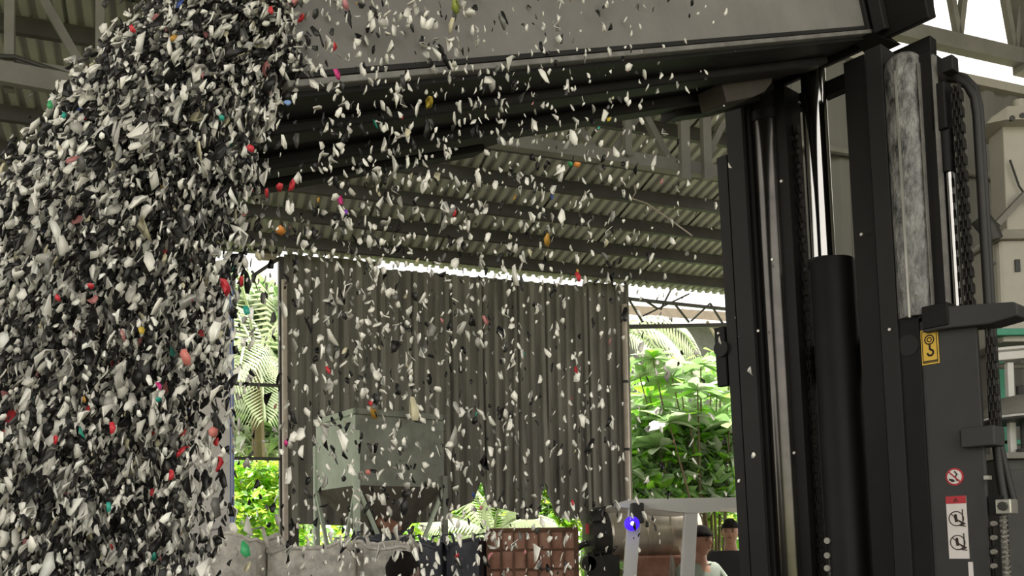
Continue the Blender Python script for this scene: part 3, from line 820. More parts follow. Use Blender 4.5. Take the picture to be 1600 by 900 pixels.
# ------------------------------------------------------------------ tipping bucket
P0 = at(1357, 52, 2.6)
NV = V((-F3.y, F3.x, 0)) ; NV = R3
A0 = hit(448, 137, P0, R3)
E1 = (A0 - P0).normalized(); E2 = R3.copy(); E3 = E1.cross(E2).normalized()
BL = (A0 - P0).length
BW = 0.57
bk = thing('tipping_bucket', 'dark grey steel bucket tipped forward, spilling plastic flakes', 'bucket')
bk.matrix_world = Matrix(((E1.x, E2.x, E3.x, P0.x), (E1.y, E2.y, E3.y, P0.y), (E1.z, E2.z, E3.z, P0.z), (0, 0, 0, 1)))
HB = 0.62
MB().box((-0.005, -0.012, 0.012), (BL, 0.0, HB)).build('side_panel', 'bucket', bk, bevel=0.003)
MB().box((-0.02, -0.014, -0.004), (BL + 0.004, 0.013, 0.007)).build('bottom_flange', 'bucket_edge', bk, bevel=0.002)
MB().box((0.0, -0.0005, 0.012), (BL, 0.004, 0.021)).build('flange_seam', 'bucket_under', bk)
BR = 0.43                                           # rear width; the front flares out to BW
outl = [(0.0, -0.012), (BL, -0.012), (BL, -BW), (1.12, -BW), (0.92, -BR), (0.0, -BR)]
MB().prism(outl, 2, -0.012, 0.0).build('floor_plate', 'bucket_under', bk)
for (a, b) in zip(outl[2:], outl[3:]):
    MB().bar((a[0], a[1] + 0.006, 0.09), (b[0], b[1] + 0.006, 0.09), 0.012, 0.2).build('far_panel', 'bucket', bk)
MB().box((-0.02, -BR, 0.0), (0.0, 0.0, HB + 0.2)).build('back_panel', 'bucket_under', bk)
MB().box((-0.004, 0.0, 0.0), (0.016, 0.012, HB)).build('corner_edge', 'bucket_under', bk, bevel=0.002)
MB().box((-0.075, -BR - 0.06, -0.03), (-0.022, 0.165, 0.75)).build('carriage_plate', 'mast', bk, bevel=0.004)
MB().box((-0.02, 0.02, -0.01), (0.012, 0.055, 0.75)).build('carriage_bar', 'mast_grey', bk, bevel=0.003)
# chamfered gusset under the rear corner
MB().add([(-0.06, 0.012, -0.004), (0.02, 0.012, -0.004), (-0.06, 0.06, -0.06), (-0.06, 0.012, -0.06), (-0.06, -0.04, -0.004), (0.02, -0.04, -0.004), (-0.06, -0.04, -0.06)],
         [(0, 1, 2), (1, 5, 6, 3, 2), (0, 4, 5, 1), (4, 6, 5), (0, 2, 3, 6, 4)]).build('corner_gusset', 'bucket_under', bk)
# fork sleeves and stiffeners under the floor
for (ya_, yb_, xb, dz) in ((-0.12, -0.20, BL - 0.02, 0.022), (-0.31, -0.39, BL - 0.02, 0.03)):
    MB().box((0.03, yb_, -0.012 - dz), (xb, ya_, -0.012)).build('fork_sleeve', 'bucket_under', bk, bevel=0.008)
MB().box((1.15, -BW + 0.005, -0.03), (BL - 0.02, -BW + 0.06, -0.012)).build('stiffener', 'bucket_under', bk, bevel=0.003)
# brown rounded lug under the rear end
def hb(px, py, y):   # bucket-local point on the plane y = const
    p = hit(px, py, P0 + E2 * y, E2); r = p - P0
    return (r.dot(E1), r.dot(E3))
YL = -0.205
lug = [hb(x, y, YL) for x, y in ((1128, 128), (1150, 123), (1178, 113), (1192, 106), (1204, 105), (1209, 116), (1206, 130), (1196, 143), (1176, 152), (1136, 160))]
MB().prism([(a, c_) for a, c_ in lug], 1, YL - 0.09, YL).build('rounded_lug', 'brown_steel', bk, bevel=0.004)
blk = [hb(x, y, -0.36) for x, y in ((1055, 158), (1200, 135), (1212, 150), (1130, 172), (1058, 182))]
MB().prism(blk, 1, -0.42, -0.36).build('hinge_block', 'bucket_under', bk, bevel=0.004)

# ------------------------------------------------------------------ plastic flakes
PAL = [((0.93, 0.90, 0.83), 0.34), ((0.70, 0.68, 0.62), 0.11), ((0.40, 0.385, 0.35), 0.05), ((0.18, 0.175, 0.165), 0.04),
       ((0.010, 0.0095, 0.0095), 0.38), ((0.05, 0.048, 0.046), 0.08),  # black flakes; share raised to stand for shadowed gaps as well
       ((0.60, 0.55, 0.38), 0.010), ((0.55, 0.04, 0.05), 0.003), ((0.03, 0.30, 0.22), 0.001), ((0.55, 0.30, 0.05), 0.001), ((0.05, 0.10, 0.40), 0.001), ((0.55, 0.22, 0.22), 0.003)]
PC = np.array([c for c, w in PAL]); PW = np.array([w for c, w in PAL]); PW = PW / PW.sum()
NG = 6
def flake_verts(n, size, elong, r):
    """n irregular chips: outline of NG corners, thickness; returns (n, 2*NG, 3)"""
    ang = (np.arange(NG)[None, :] + r.uniform(-0.3, 0.3, (n, NG))) * 2 * math.pi / NG
    rad = r.uniform(0.65, 1.15, (n, NG))
    x = np.cos(ang) * rad; y = np.sin(ang) * rad * elong[:, None]
    bend = r.uniform(-0.35, 0.35, (n, 1)) * y * y
    th = r.uniform(0.08, 0.16, (n, 1)) + 0 * x
    top = np.stack([x, y, bend + th], -1); bot = np.stack([x, y, bend - th], -1)
    return np.concatenate([top, bot], 1) * size[:, None, None]
def rot_mats(n, r, align=0.0, axis=None):
    """random rotations; align pulls the long axis (y) towards vertical"""
    y = r.normal(size=(n, 3)); y /= np.linalg.norm(y, axis=1)[:, None]
    y = y * (1 - align) + (np.array([[0, 0, 1.0]]) if axis is None else axis) * align
    y /= np.linalg.norm(y, axis=1)[:, None]
    a = r.normal(size=(n, 3)); x = np.cross(y, a); x /= np.linalg.norm(x, axis=1)[:, None]
    z = np.cross(x, y)
    return np.stack([x, y, z], -1)
FACES = [tuple(range(NG)), tuple(reversed(range(NG, 2 * NG)))] + [(i, i + NG, (i + 1) % NG + NG, (i + 1) % NG) for i in range(NG)]
LOOPS = np.array([i for f in FACES for i in f]); TOT = np.array([len(f) for f in FACES])
def flake_mesh(name, pos, verts, cols):
    n = len(pos); nv = 2 * NG
    co = (verts + pos[:, None, :]).reshape(-1, 3)
    li = (LOOPS[None, :] + (np.arange(n) * nv)[:, None]).ravel()
    tot = np.tile(TOT, n); st = np.concatenate([[0], np.cumsum(tot)[:-1]])
    me = bpy.data.meshes.new(name)
    me.vertices.add(n * nv); me.vertices.foreach_set('co', co.ravel().astype(np.float32))
    me.loops.add(len(li)); me.loops.foreach_set('vertex_index', li.astype(np.int32))
    me.polygons.add(len(tot)); me.polygons.foreach_set('loop_start', st.astype(np.int32)); me.polygons.foreach_set('loop_total', tot.astype(np.int32))
    at_ = me.attributes.new('flake_colour', 'FLOAT_COLOR', 'POINT')
    cc = np.ones((n, nv, 4), np.float32); cc[:, :, :3] = cols[:, None, :]
    at_.data.foreach_set('color', cc.ravel())
    me.update(calc_edges=True); me.validate()
    me.materials.append(M['flake'])
    return me

f3 = np.array(F3); l3 = -np.array(R3); z3 = np.array([0, 0, 1.0]); a0 = np.array(A0)
e1 = np.array(E1); e2 = np.array(E2); e3 = np.array(E3); p0 = np.array(P0)
def stream(n, r):
    w = r.uniform(-0.03, BW, n)
    u = r.uniform(0, 1, n) ** 0.85
    v0 = 0.28 + 1.22 * u ** 1.3
    h = 0.02 + 0.225 * u
    t = r.uniform(0, 0.52, n) ** 0.9
    f = v0 * t
    z = h - 0.40 * v0 * t - 4.9 * t * t
    p = a0 + l3 * w[:, None] + f3 * f[:, None] + z3 * z[:, None]
    p += r.normal(size=(n, 3)) * 0.016
    k = (f < 0.75) & (p[:, 2] > 0.9)
    vel = f3 * v0[:, None] - z3 * (0.40 * v0 + 9.8 * t)[:, None]
    return p[k], vel[k] / np.linalg.norm(vel[k], axis=1)[:, None]
def curtain(n, r):
    """stray flakes falling along the near side and under the bucket"""
    q = 1 - r.beta(1.1, 2.3, n) * 0.62
    b = p0 + e1 * (q * BL)[:, None]
    off = r.normal(0.045, 0.05, n); off = np.where(r.random(n) < 0.3, -r.uniform(0, BW, n), np.abs(off) + 0.006)
    top = np.where(off > 0, 0.45, -0.12)
    dz = top - r.uniform(0, 1, n) ** 1.05 * 1.5
    p = b + e2 * off[:, None] + z3 * dz[:, None] + f3 * r.normal(0.03, 0.05, n)[:, None]
    return p[p[:, 2] > 0.85]
def spill(n, r):
    """flakes tumbling over the near front corner of the bucket"""
    x = BL - np.abs(r.normal(0, 0.055, n)); y = np.abs(r.normal(0.0, 0.03, n)) + 0.004
    z = r.uniform(0.02, 0.5, n)
    z = np.where(BL - x > 0.03, np.maximum(z, 0.06 + (BL - x) * 1.6), z)
    return p0 + e1 * x[:, None] + e2 * y[:, None] + e3 * z[:, None]
def heap_in_bucket(n, r):
    x = r.uniform(0.35, BL + 0.05, n); y = -r.uniform(0.0, 1, n) * np.where(x > 1.1, BW, 0.42)
    top = 0.30 + 0.10 * np.sin(x * 3) ; z = top - np.abs(r.normal(0, 0.03, n))
    return p0 + e1 * x[:, None] + e2 * y[:, None] + e3 * z[:, None]
P_st, V_st = stream(56000, rng); P_sp = spill(900, rng); P_hp = heap_in_bucket(4500, rng); P_cu = curtain(4200, rng)
pos = np.concatenate([P_st, P_sp, P_hp, P_cu]); n = len(pos)
size = np.clip(rng.lognormal(math.log(0.0041), 0.36, n), 0.0018, 0.010)
size[-len(P_cu):] *= 0.85
elong = rng.uniform(1.2, 2.9, n)
AX = np.tile(np.array([[0, 0, 1.0]]), (n, 1)); AX[:len(V_st)] = V_st
vts = np.einsum('nij,nkj->nki', rot_mats(n, rng, 0.66, AX), flake_verts(n, size, elong, rng))
PW2 = PW * np.array([1.3, 1.2, 1, 1, 0.45, 0.6] + [1] * 6); PW2 /= PW2.sum()
cols = PC[rng.choice(len(PAL), n, p=PW)] * rng.uniform(0.8, 1.15, (n, 1))
cols[-len(P_cu):] = PC[rng.choice(len(PAL), len(P_cu), p=PW2)]
fo = bpy.data.objects.new('plastic_flakes', flake_mesh('plastic_flakes', pos, vts, np.clip(cols, 0, 1))); C.objects.link(fo)
tag(fo, 'dense stream of mixed black and white plastic flakes pouring from the bucket', 'flakes', kind='stuff')

# the load still lying in the bucket
ld = MB()
nx, ny = 14, 6
for i in range(nx + 1):
    for j in range(ny + 1):
        x = 0.05 + (BL - 0.09) * i / nx; y = -0.012 - ((BW if x > 1.1 else 0.42) - 0.012) * j / ny
        ld.v.append(V((x, y, 0.27 + 0.09 * math.sin(x * 3) + random.uniform(-.01, .01) - (0.12 if i == nx else 0))))
for i in range(nx):
    for j in range(ny):
        a = i * (ny + 1) + j; ld.f.append((a, a + 1, a + ny + 2, a + ny + 1))
o_ = len(ld.v)
for i in range(nx + 1):
    for j in range(ny + 1):
        x = 0.05 + (BL - 0.09) * i / nx; y = -0.012 - ((BW if x > 1.1 else 0.42) - 0.012) * j / ny
        ld.v.append(V((x, y, 0.002)))
for j in range(ny):
    a = nx * (ny + 1) + j; ld.f.append((a, a + 1, o_ + a + 1, o_ + a))
for i in range(nx):
    a = i * (ny + 1); ld.f.append((a, a + ny + 1, o_ + a + ny + 1, o_ + a))
M['load'] = mat('packed_flakes', (0.03, 0.03, 0.03), 0.8, scale=90, col2=(0.40, 0.38, 0.34))
lo = ld.build('flake_load', 'load'); lo.matrix_world = bk.matrix_world.copy()
tag(lo, 'packed load of plastic flakes lying inside the tipped bucket', 'flakes', kind='stuff')

# heap already on the floor, its shoulder in the lower left corner
apex = at(0, 826, 2.4) + V((-0.85, 0, 0.55)); slope = 0.66
hm = MB(); NR, NA = 14, 48; HR = apex.z / slope
for i in range(NR + 1):
    for k in range(NA):
        t = 2 * math.pi * k / NA; rr = HR * i / NR
        zz = apex.z - slope * math.sqrt(rr * rr + 0.02) + 0.09
        hm.v.append(V((rr * math.cos(t), rr * math.sin(t) * (0.62 if math.sin(t) > 0 else 1), max(0.0, zz + (0.03 * math.sin(5 * t + i) if 0 < i < NR else 0)))))
for i in range(NR):
    for k in range(NA):
        k2 = (k + 1) % NA
        hm.f.append((i * NA + k, i * NA + k2, (i + 1) * NA + k2, (i + 1) * NA + k))
hp = thing('flake_heap', 'heap of fine plastic flakes in the lower left corner', 'heap', (apex.x, apex.y, 0))
hm.build('heap_core', 'load', hp)
nh = 9000
ta = rng.uniform(-1.6, 0.9, nh); rr = rng.uniform(0.1, 1.25, nh)
hz = apex.z - slope * np.sqrt(rr * rr + 0.02) + 0.09 + rng.uniform(0, 0.03, nh)
hpos = np.stack([rr * np.cos(ta), rr * np.sin(ta) * np.where(ta > 0, 0.62, 1.0), hz], -1)
hs = np.clip(rng.lognormal(math.log(0.0048), 0.3, nh), 0.002, 0.01)
hv = np.einsum('nij,nkj->nki', rot_mats(nh, rng, 0.0), flake_verts(nh, hs, rng.uniform(1, 1.5, nh), rng))
hc = PC[rng.choice(len(PAL), nh, p=PW)]
ho = bpy.data.objects.new('surface_flakes', flake_mesh('surface_flakes', hpos, hv, hc)); C.objects.link(ho); ho.parent = hp; ho['kind'] = 'stuff'

# ---- single flakes: the coloured ones each where the photo shows it, then the largest pale and dark ones
def side_pt(px, py, off):
    return hit(px, py, A0 + E2 * off, E2)
KINDS_ = {'red': (0.58, 0.035, 0.05), 'magenta': (0.60, 0.04, 0.22), 'pink': (0.62, 0.25, 0.28), 'salmon': (0.62, 0.20, 0.17), 'orange': (0.72, 0.26, 0.05), 'yellow': (0.58, 0.42, 0.05),
          'green': (0.05, 0.36, 0.14), 'teal': (0.03, 0.34, 0.27), 'blue': (0.20, 0.32, 0.62), 'purple': (0.22, 0.06, 0.42), 'olive': (0.33, 0.38, 0.08),
          'white': (0.80, 0.77, 0.70), 'grey': (0.50, 0.48, 0.44), 'black': (0.022, 0.021, 0.021)}
fmeshes = {}
def single(kind, p, s, k, label, group, r=rng):
    key = (kind, k % 5)
    if key not in fmeshes:
        v_ = flake_verts(1, np.array([1.0]), np.array([1.0 + 0.25 * (k % 5)]), rng)
        fmeshes[key] = flake_mesh(kind + '_flake', np.zeros((1, 3)), v_, np.array([KINDS_[kind]]))
    o = bpy.data.objects.new('plastic_flake', fmeshes[key]); C.objects.link(o)
    R_ = rot_mats(1, r, 0.45)[0]
    if kind not in ('white', 'grey', 'black'):        # turned broadside to the camera
        zz_ = np.array(CAM_O - V(p)); zz_ = zz_ / np.linalg.norm(zz_) + r.normal(size=3) * 0.28; zz_ /= np.linalg.norm(zz_)
        yy_ = np.array([0, 0, 1.0]) + r.normal(size=3) * 0.3; xx_ = np.cross(yy_, zz_); xx_ /= np.linalg.norm(xx_)
        R_ = np.stack([xx_, np.cross(zz_, xx_), zz_], -1)
    o.matrix_world = Matrix.Translation(V(p)) @ Matrix([list(row) for row in R_]).to_4x4() @ Matrix.Scale(s, 4)
    tag(o, label, 'flake', group)
    return o
COL = [(392, 232, 'red', 12, 'red flake near the top right of the dense stream'), (437, 292, 'red', 11, 'left one of two red flakes side by side right of the stream'),
       (456, 290, 'red', 11, 'right one of two red flakes side by side right of the stream'), (416, 299, 'red', 8, 'small red flake just left of a red pair'),
       (531, 312, 'magenta', 9, 'magenta flake falling below the front of the bucket'), (540, 331, 'purple', 9, 'purple flake falling below the magenta one'),
       (439, 361, 'orange', 14, 'orange flake above the left opening'), (352, 447, 'red', 16, 'largest red flake, at the right edge of the stream'),
       (377, 436, 'red', 9, 'red flake against the bright top of the left opening'), (290, 557, 'salmon', 13, 'salmon flake in the middle of the stream, right part'),
       (142, 447, 'red', 10, 'red flake in the left half of the stream, mid height'), (90, 466, 'red', 8, 'dull red flake near the left frame edge, mid height'),
       (222, 515, 'yellow', 9, 'yellow flake in the middle of the stream'), (176, 666, 'red', 11, 'bright red flake low in the middle of the stream'),
       (249, 602, 'magenta', 8, 'magenta flake directly above a teal one in the stream'), (247, 624, 'teal', 9, 'teal flake directly under a magenta one'),
       (333, 676, 'salmon', 14, 'pale salmon flake in front of the pale pillar'), (268, 742, 'red', 10, 'crimson flake low beside the pale pillar'),
       (170, 793, 'teal', 9, 'pale teal flake low in the stream'), (383, 858, 'green', 13, 'green flake in front of the pale bulk bag'),
       (346, 183, 'teal', 9, 'teal flake in the upper stream, left of the bucket front'), (423, 17, 'red', 9, 'red flake at the top of the frame above the bucket front'),
       (471, 28, 'red', 9, 'red flake on top of the spill at the bucket corner'), (540, 7, 'pink', 9, 'pink flake at the top frame edge over the grey panel'),
       (712, 9, 'olive', 11, 'olive green flake at the top of the grey panel'), (902, 258, 'orange', 10, 'orange flake under the roof, right of the curtain'),
       (891, 256, 'green', 8, 'green flake touching the orange one under the roof'), (710, 333, 'red', 7, 'dark red flake in the middle of the curtain'),
       (903, 431, 'red', 9, 'red flake at the right end of the bright slit'), (899, 577, 'red', 6, 'small red flake before the right part of the wall'),
       (579, 630, 'red', 8, 'red flake right above the green hopper'), (447, 692, 'magenta', 8, 'magenta flake in front of the left wall post'),
       (627, 181, 'red', 6, 'small red flake before the dark bucket underside'), (672, 157, 'yellow', 11, 'yellow flake before the dark bucket underside'),
       (528, 117, 'magenta', 9, 'magenta flake low on the grey bucket panel'), (449, 160, 'blue', 10, 'light blue flake under the front corner of the bucket'),
       (207, 46, 'red', 9, 'red flake on the top left slope of the stream'), (100, 180, 'teal', 7, 'teal flake on the upper left slope of the stream'),
       (78, 163, 'green', 7, 'green flake highest on the left slope of the stream'), (512, 577, 'red', 7, 'red flake in front of the wall above the hopper left'),
       (951, 186, 'yellow', 7, 'ochre flake under the right end of the bucket'), (575, 738, 'salmon', 7, 'salmon flake before the dark side of the hopper'),
       (385, 484, 'teal', 10, 'teal flake in front of the palm opening'), (87, 685, 'red', 8, 'dull red flake low in the left of the stream'), (735, 20, 'white', 11, 'white flake beside the olive one at the top')]
for k, (px, py, kd, spx, lab) in enumerate(COL):
    p = side_pt(px, py, 0.07 if px < 460 else 0.09)
    single(kd, p, spx * 0.62 * p.y / FPX, k, lab, 'single coloured flakes')
# large pale and dark flakes of the falling curtain
BIG = [(762, 126, 13), (981, 106, 11), (953, 80, 11), (578, 407, 8), (497, 168, 9), (532, 228, 12), (545, 487, 12), (760, 238, 9), (800, 508, 9), (500, 527, 9), (783, 190, 9), (555, 560, 9), (597, 708, 9), (848, 300, 7), (790, 645, 9), (835, 775, 8), (690, 565, 8), (560, 175, 7), (920, 300, 6), (740, 190, 7), (655, 280, 8), (520, 455, 9), (610, 480, 7), (870, 520, 7), (905, 712, 7), (487, 110, 8), (455, 90, 9), (528, 135, 9), (860, 95, 7), (905, 205, 7), (640, 395, 8), (700, 440, 8)]
pts = [(side_pt(x, y, 0.10), s * 0.62, 'white') for x, y, s in BIG]
extra = curtain(6000, np.random.default_rng(5))
vis = []
inv = cam.matrix_world.inverted()
for q in extra:
    c_ = inv @ V(q); px = 800 + FPX * c_.x / -c_.z; py = PPY - FPX * c_.y / -c_.z
    if 455 < px < 1000 and 0 < py < 860: vis.append(q)
vis.sort(key=lambda q: q[1])
rk = random.Random(4)
for q in vis:
    if len(pts) >= 250: break
    if rk.random() < 0.22:
        pts.append((V(q), rk.uniform(4.2, 7.0), rk.choices(['white', 'grey', 'black'], (6, 2.5, 2.5))[0]))
def where(px, py):
    if py < 137 - (px - 448) * 0.0945: return 'in front of the ' + ('left' if px < 650 else 'middle' if px < 820 else 'right') + ' part of the grey bucket panel'
    if py < 280 - (px - 448) * 0.18: return 'before the dark underside of the bucket, ' + ('front end' if px < 600 else 'middle' if px < 780 else 'rear end')
    if py < 405 + max(0, px - 592) * 0.09: return 'below the bucket, against the ' + ('left' if px < 640 else 'middle' if px < 800 else 'right') + ' part of the roof'
    if py > 640 and px < 690: return 'in front of the ' + ('pale left face' if px < 556 else 'darker right face') + ' of the hopper'
    if py > 800: return 'low over the hedge and the rusty crate'
    return 'against the ' + ('upper ' if py < 580 else 'lower ') + ('left' if px < 600 else 'middle' if px < 780 else 'right') + ' part of the sheet wall'
for k, (p, s, kd) in enumerate(pts):
    c_ = inv @ V(p); px = 800 + FPX * c_.x / -c_.z; py = PPY - FPX * c_.y / -c_.z
    big = 'large ' if s > 6.0 else ''
    lab = big + kd + ' flake falling ' + where(px, py)
    single(kd, p, s * p.y / FPX, k, lab, lab)

# ------------------------------------------------------------------ pale green hopper on legs
def at0(px, py, Y): return at(px, py, Y)
HY = 7.3
hc_ = at(556, 645, HY); hrz = math.radians(35)
hop = thing('feed_hopper', 'pale green steel hopper on thin legs before the sheet wall', 'hopper', (hc_.x, hc_.y, 0), hrz)
W_ = 0.83
zt_, zb_ = at(556, 644, HY).z, at(556, 758, HY).z
zc_, zf_ = at(556, 835, HY).z, 0.0
# local: x along the right face, y along the left face (away)
def wallq(a, b, name, m):
    MB().box(a, b).build(name, m, hop)
wallq((0, 0, zb_), (W_, 0.012, zt_), 'front_side', 'hopper_shaded')
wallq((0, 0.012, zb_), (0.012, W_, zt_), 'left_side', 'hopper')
wallq((W_ - 0.012, 0.012, zb_), (W_, W_, zt_), 'right_side', 'hopper_shaded')
wallq((0.012, W_ - 0.012, zb_), (W_ - 0.012, W_, zt_), 'back_side', 'hopper_shaded')
for (a, b, m) in (((-0.02, -0.02), (W_ + 0.02, 0.02), 'hopper_shaded'), ((-0.02, -0.02), (0.02, W_ + 0.02), 'hopper'), ((W_ - 0.02, -0.02), (W_ + 0.02, W_ + 0.02), 'hopper_shaded'), ((-0.02, W_ - 0.02), (W_ + 0.02, W_ + 0.02), 'hopper')):
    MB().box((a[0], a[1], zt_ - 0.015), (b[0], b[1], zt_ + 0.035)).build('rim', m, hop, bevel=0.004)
k_ = 0.27
MB().add([(0, 0, zb_), (W_, 0, zb_), (W_, W_, zb_), (0, W_, zb_), (k_, k_, zc_), (W_ - k_, k_, zc_), (W_ - k_, W_ - k_, zc_), (k_, W_ - k_, zc_)],
         [(0, 1, 5, 4), (1, 2, 6, 5), (2, 3, 7, 6), (3, 0, 4, 7)]).build('cone', 'hopper_cone', hop)
MB().box((k_, k_, zc_ - 0.3), (W_ - k_, W_ - k_, zc_)).build('outlet', 'hopper_cone', hop)
for (x, y, m) in ((0, 0, 'hopper'), (W_, 0, 'hopper_shaded'), (W_, W_, 'hopper_shaded'), (0, W_, 'hopper')):
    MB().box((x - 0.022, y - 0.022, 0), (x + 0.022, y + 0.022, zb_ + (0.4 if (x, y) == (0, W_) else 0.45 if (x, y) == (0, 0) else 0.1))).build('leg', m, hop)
for (a, b) in (((0, 0), (0, W_)), ((0, 0), (W_, 0))):
    for t in (0.0, 1.0):
        p = (a[0] + (b[0] - a[0]) * t, a[1] + (b[1] - a[1]) * t); q = (a[0] + (b[0] - a[0]) * (0.35 if t == 0 else 0.65), a[1] + (b[1] - a[1]) * (0.35 if t == 0 else 0.65))
        MB().bar((p[0], p[1], zb_), (q[0], q[1], zb_ - 0.62), 0.028, 0.028).build('brace', 'hopper', hop)
MB().tube([(k_ + 0.05, k_ - 0.05, zc_ + 0.12), (k_ + 0.05, -0.08, zc_ + 0.05)], 0.05, 12).build('vibrator', 'rust', hop, smooth=True)

# ------------------------------------------------------------------ rusty cage crate
CY = 6.0
ca, cb = at(763, 829, CY), at(900, 829, CY)
cr = thing('rusty_crate', 'rusty mesh crate with brown sheet panels beside the drum machine', 'crate', (ca.x, ca.y, 0))
cw, ch, cd_ = cb.x - ca.x, ca.z, 0.6
nb_ = 7
zl = [0.12 + (ch - 0.12) * i / 12 for i in range(13)]
for i in range(nb_):
    for j in range(12):
        x0, x1 = cw * i / nb_, cw * (i + 1) / nb_
        o = MB().box((x0 + 0.007, 0.012, zl[j] + 0.006), (x1 - 0.007, 0.018, zl[j + 1] - 0.006)).build('mesh_panel', 'rust', cr)
for i in range(nb_ + 1):
    x = cw * i / nb_; w = 0.012 if 0 < i < nb_ else 0.03
    MB().box((x - w / 2, -0.004, 0), (x + w / 2, 0.024 if 0 < i < nb_ else 0.03, ch)).build('upright_bar', 'rust_bar', cr)
for z in zl:
    MB().box((0, -0.006, z - 0.005), (cw, 0.008, z + 0.005)).build('cross_bar', 'rust_bar', cr)
for (x0, x1, y0, y1) in ((0, 0.012, 0.02, cd_), (cw - 0.012, cw, 0.02, cd_), (0, cw, cd_, cd_ + 0.012)):
    MB().box((x0, y0, 0.1), (x1, y1, ch - 0.01)).build('side_sheet', 'rust', cr)
MB().box((-0.012, -0.012, ch - 0.012), (cw + 0.012, 0.03, ch + 0.014)).build('top_rail', 'rust_bar', cr)

# ------------------------------------------------------------------ drum machine
TY = 7.3
t0, t1 = at(945, 838, TY), at(1078, 829, TY + 0.1)
tr_ = 0.215
dm = thing('drum_machine', 'horizontal steel drum machine with dark motor end, behind the light guard', 'machine', (t0.x, t0.y, 0))
rel = V((t0.x, t0.y, 0))
dv = (t1 - t0).normalized()
prof = [(0.0, 0.85), (0.03, 1.0), (0.30, 1.0), (0.305, 1.04), (0.33, 1.04), (0.335, 1.0), (0.50, 1.0), (0.505, 1.06), (0.53, 1.06), (0.535, 1.0), ((t1 - t0).length, 1.0), ((t1 - t0).length + 0.05, 0.8)]
MB().tube([t0 + dv * a for a, b in prof], [tr_ * b for a, b in prof], 32).build('drum', 'tank', dm, smooth=True, rel=rel)
MB().tube([t0 - dv * 0.16, t0 - dv * 0.13, t0 + dv * 0.02], [0.13, 0.20, 0.20], 24).build('motor', 'motor', dm, smooth=True, rel=rel)
for k in range(10):
    a = 2 * math.pi * k / 10
    q = t0 - dv * 0.05 + V((0, math.cos(a), math.sin(a))) * 0.2
    MB().bar(q - dv * 0.07, q + dv * 0.05, 0.012, 0.05, up=(0, math.cos(a), math.sin(a))).build('cooling_fin', 'motor', dm, rel=rel)
fc = at(918, 880, TY)
ringp = [fc + V((0.13 * math.cos(2 * math.pi * i / 24), -0.12, 0.16 * math.sin(2 * math.pi * i / 24))) for i in range(25)]
MB().tube(ringp, 0.022, 8, cap=False).build('pulley_ring', 'motor', dm, smooth=True, rel=rel)
MB().tube([fc + V((0, -0.14, 0)), fc + V((0, 0.1, 0))], 0.06, 16).build('pulley_hub', 'motor', dm, smooth=True, rel=rel)
MB().box((-0.16, -0.14, 0), (0.1, 0.16, t0.z - 0.13)).build('motor_stand', 'motor', dm, bevel=0.01)
lb = MB().box((0.18, -0.17, 0.3), (0.62, 0.17, t0.z - 0.16)).build('lower_casing', 'rust', dm, bevel=0.02)
for x in (0.2, 0.6):
    MB().box((x - 0.03, -0.15, 0), (x + 0.03, 0.15, 0.32)).build('foot', 'rust_bar', dm)
for (x, a) in ((0.50, -0.05), (0.50, 0.03), (0.5, 0.10)):
    MB().bar((x, -0.23, t0.z - 0.16), (x + a, -0.24, t0.z - 0.6), 0.015, 0.015).build('stay', 'cream', dm)
MB().box((-0.10, -0.06, t0.z + 0.20), (0.05, 0.06, t0.z + 0.235)).build('top_bracket', 'motor', dm)
MB().box((-0.17, -0.20, t0.z + 0.02), (-0.145, -0.17, t0.z + 0.10)).build('red_tag', 'red', dm)

# ------------------------------------------------------------------ small light-grey truck with overhead guard and blue lamp
GY = 6.0
g0, g1 = at(957, 790, GY), at(1142, 783, GY)
gv = thing('small_forklift', 'small forklift with light grey overhead guard and blue lamp', 'forklift', (g0.x, g0.y, 0))
rel = V((g0.x, g0.y, 0)); gw = g1.x - g0.x + 0.25; gz = g0.z
top = MB()
N_ = 12
for (dy, dzz) in ((0, 0), (0.9, 0.0)):
    for i in range(N_ + 1):
        t = i / N_; e = min(t, 0.12) / 0.12
        top.v.append(V((gw * t, dy, gz + 0.035 * e + 0.008)))
    for i in range(N_ + 1):
        t = i / N_; e = min(t, 0.12) / 0.12
        top.v.append(V((gw * t, dy, gz - 0.035 * e + 0.018 * math.sin(9 * t) - 0.004)))
n_ = N_ + 1
for i in range(N_):
    top.f += [(i, i + 1, n_ + i + 1, n_ + i), (2 * n_ + i, 3 * n_ + i, 3 * n_ + i + 1, 2 * n_ + i + 1), (i, 2 * n_ + i, 2 * n_ + i + 1, i + 1), (n_ + i, n_ + i + 1, 3 * n_ + i + 1, 3 * n_ + i)]
top.f += [(0, n_, 3 * n_, 2 * n_), (N_, 2 * n_ + N_, 3 * n_ + N_, n_ + N_)]
top.build('guard_roof', 'guard', gv)
for (xa, xb) in (((986, 1003), (974, 997)), ((1072, 1093), (1065, 1088))):
    p0_, p1_ = at((xa[0] + xa[1]) / 2, 786, GY), at((xb[0] + xb[1]) / 2, 900, GY)
    d_ = (p1_ - p0_); foot = p0_ + d_ * ((p0_.z - 0.7) / (p0_.z - p1_.z))
    for dy in (0.06,):
        MB().bar(p0_ + V((0, dy, 0)), foot + V((0, dy, 0)), 0.088, 0.06, up=(0, 1, 0)).build('guard_post', 'guard', gv, rel=rel, bevel=0.006)
MB().box((-0.15, 0.05, 0.2), (gw - 0.1, 0.85, 0.75)).build('truck_body', 'body_paint', gv, bevel=0.04)
for x in (0.05, gw - 0.35):
    for y in (0.03, 0.75):
        MB().tube([(x + 0.1, y, 0.22), (x + 0.1, y + 0.14, 0.22)], 0.22, 22).build('wheel', 'rubber', gv, smooth=True)
MB().box((gw * 0.45, 0.3, 0.75), (gw * 0.8, 0.65, 1.0)).build('seat', 'rubber', gv, bevel=0.04)
lp = at(994, 806, GY - 0.03)
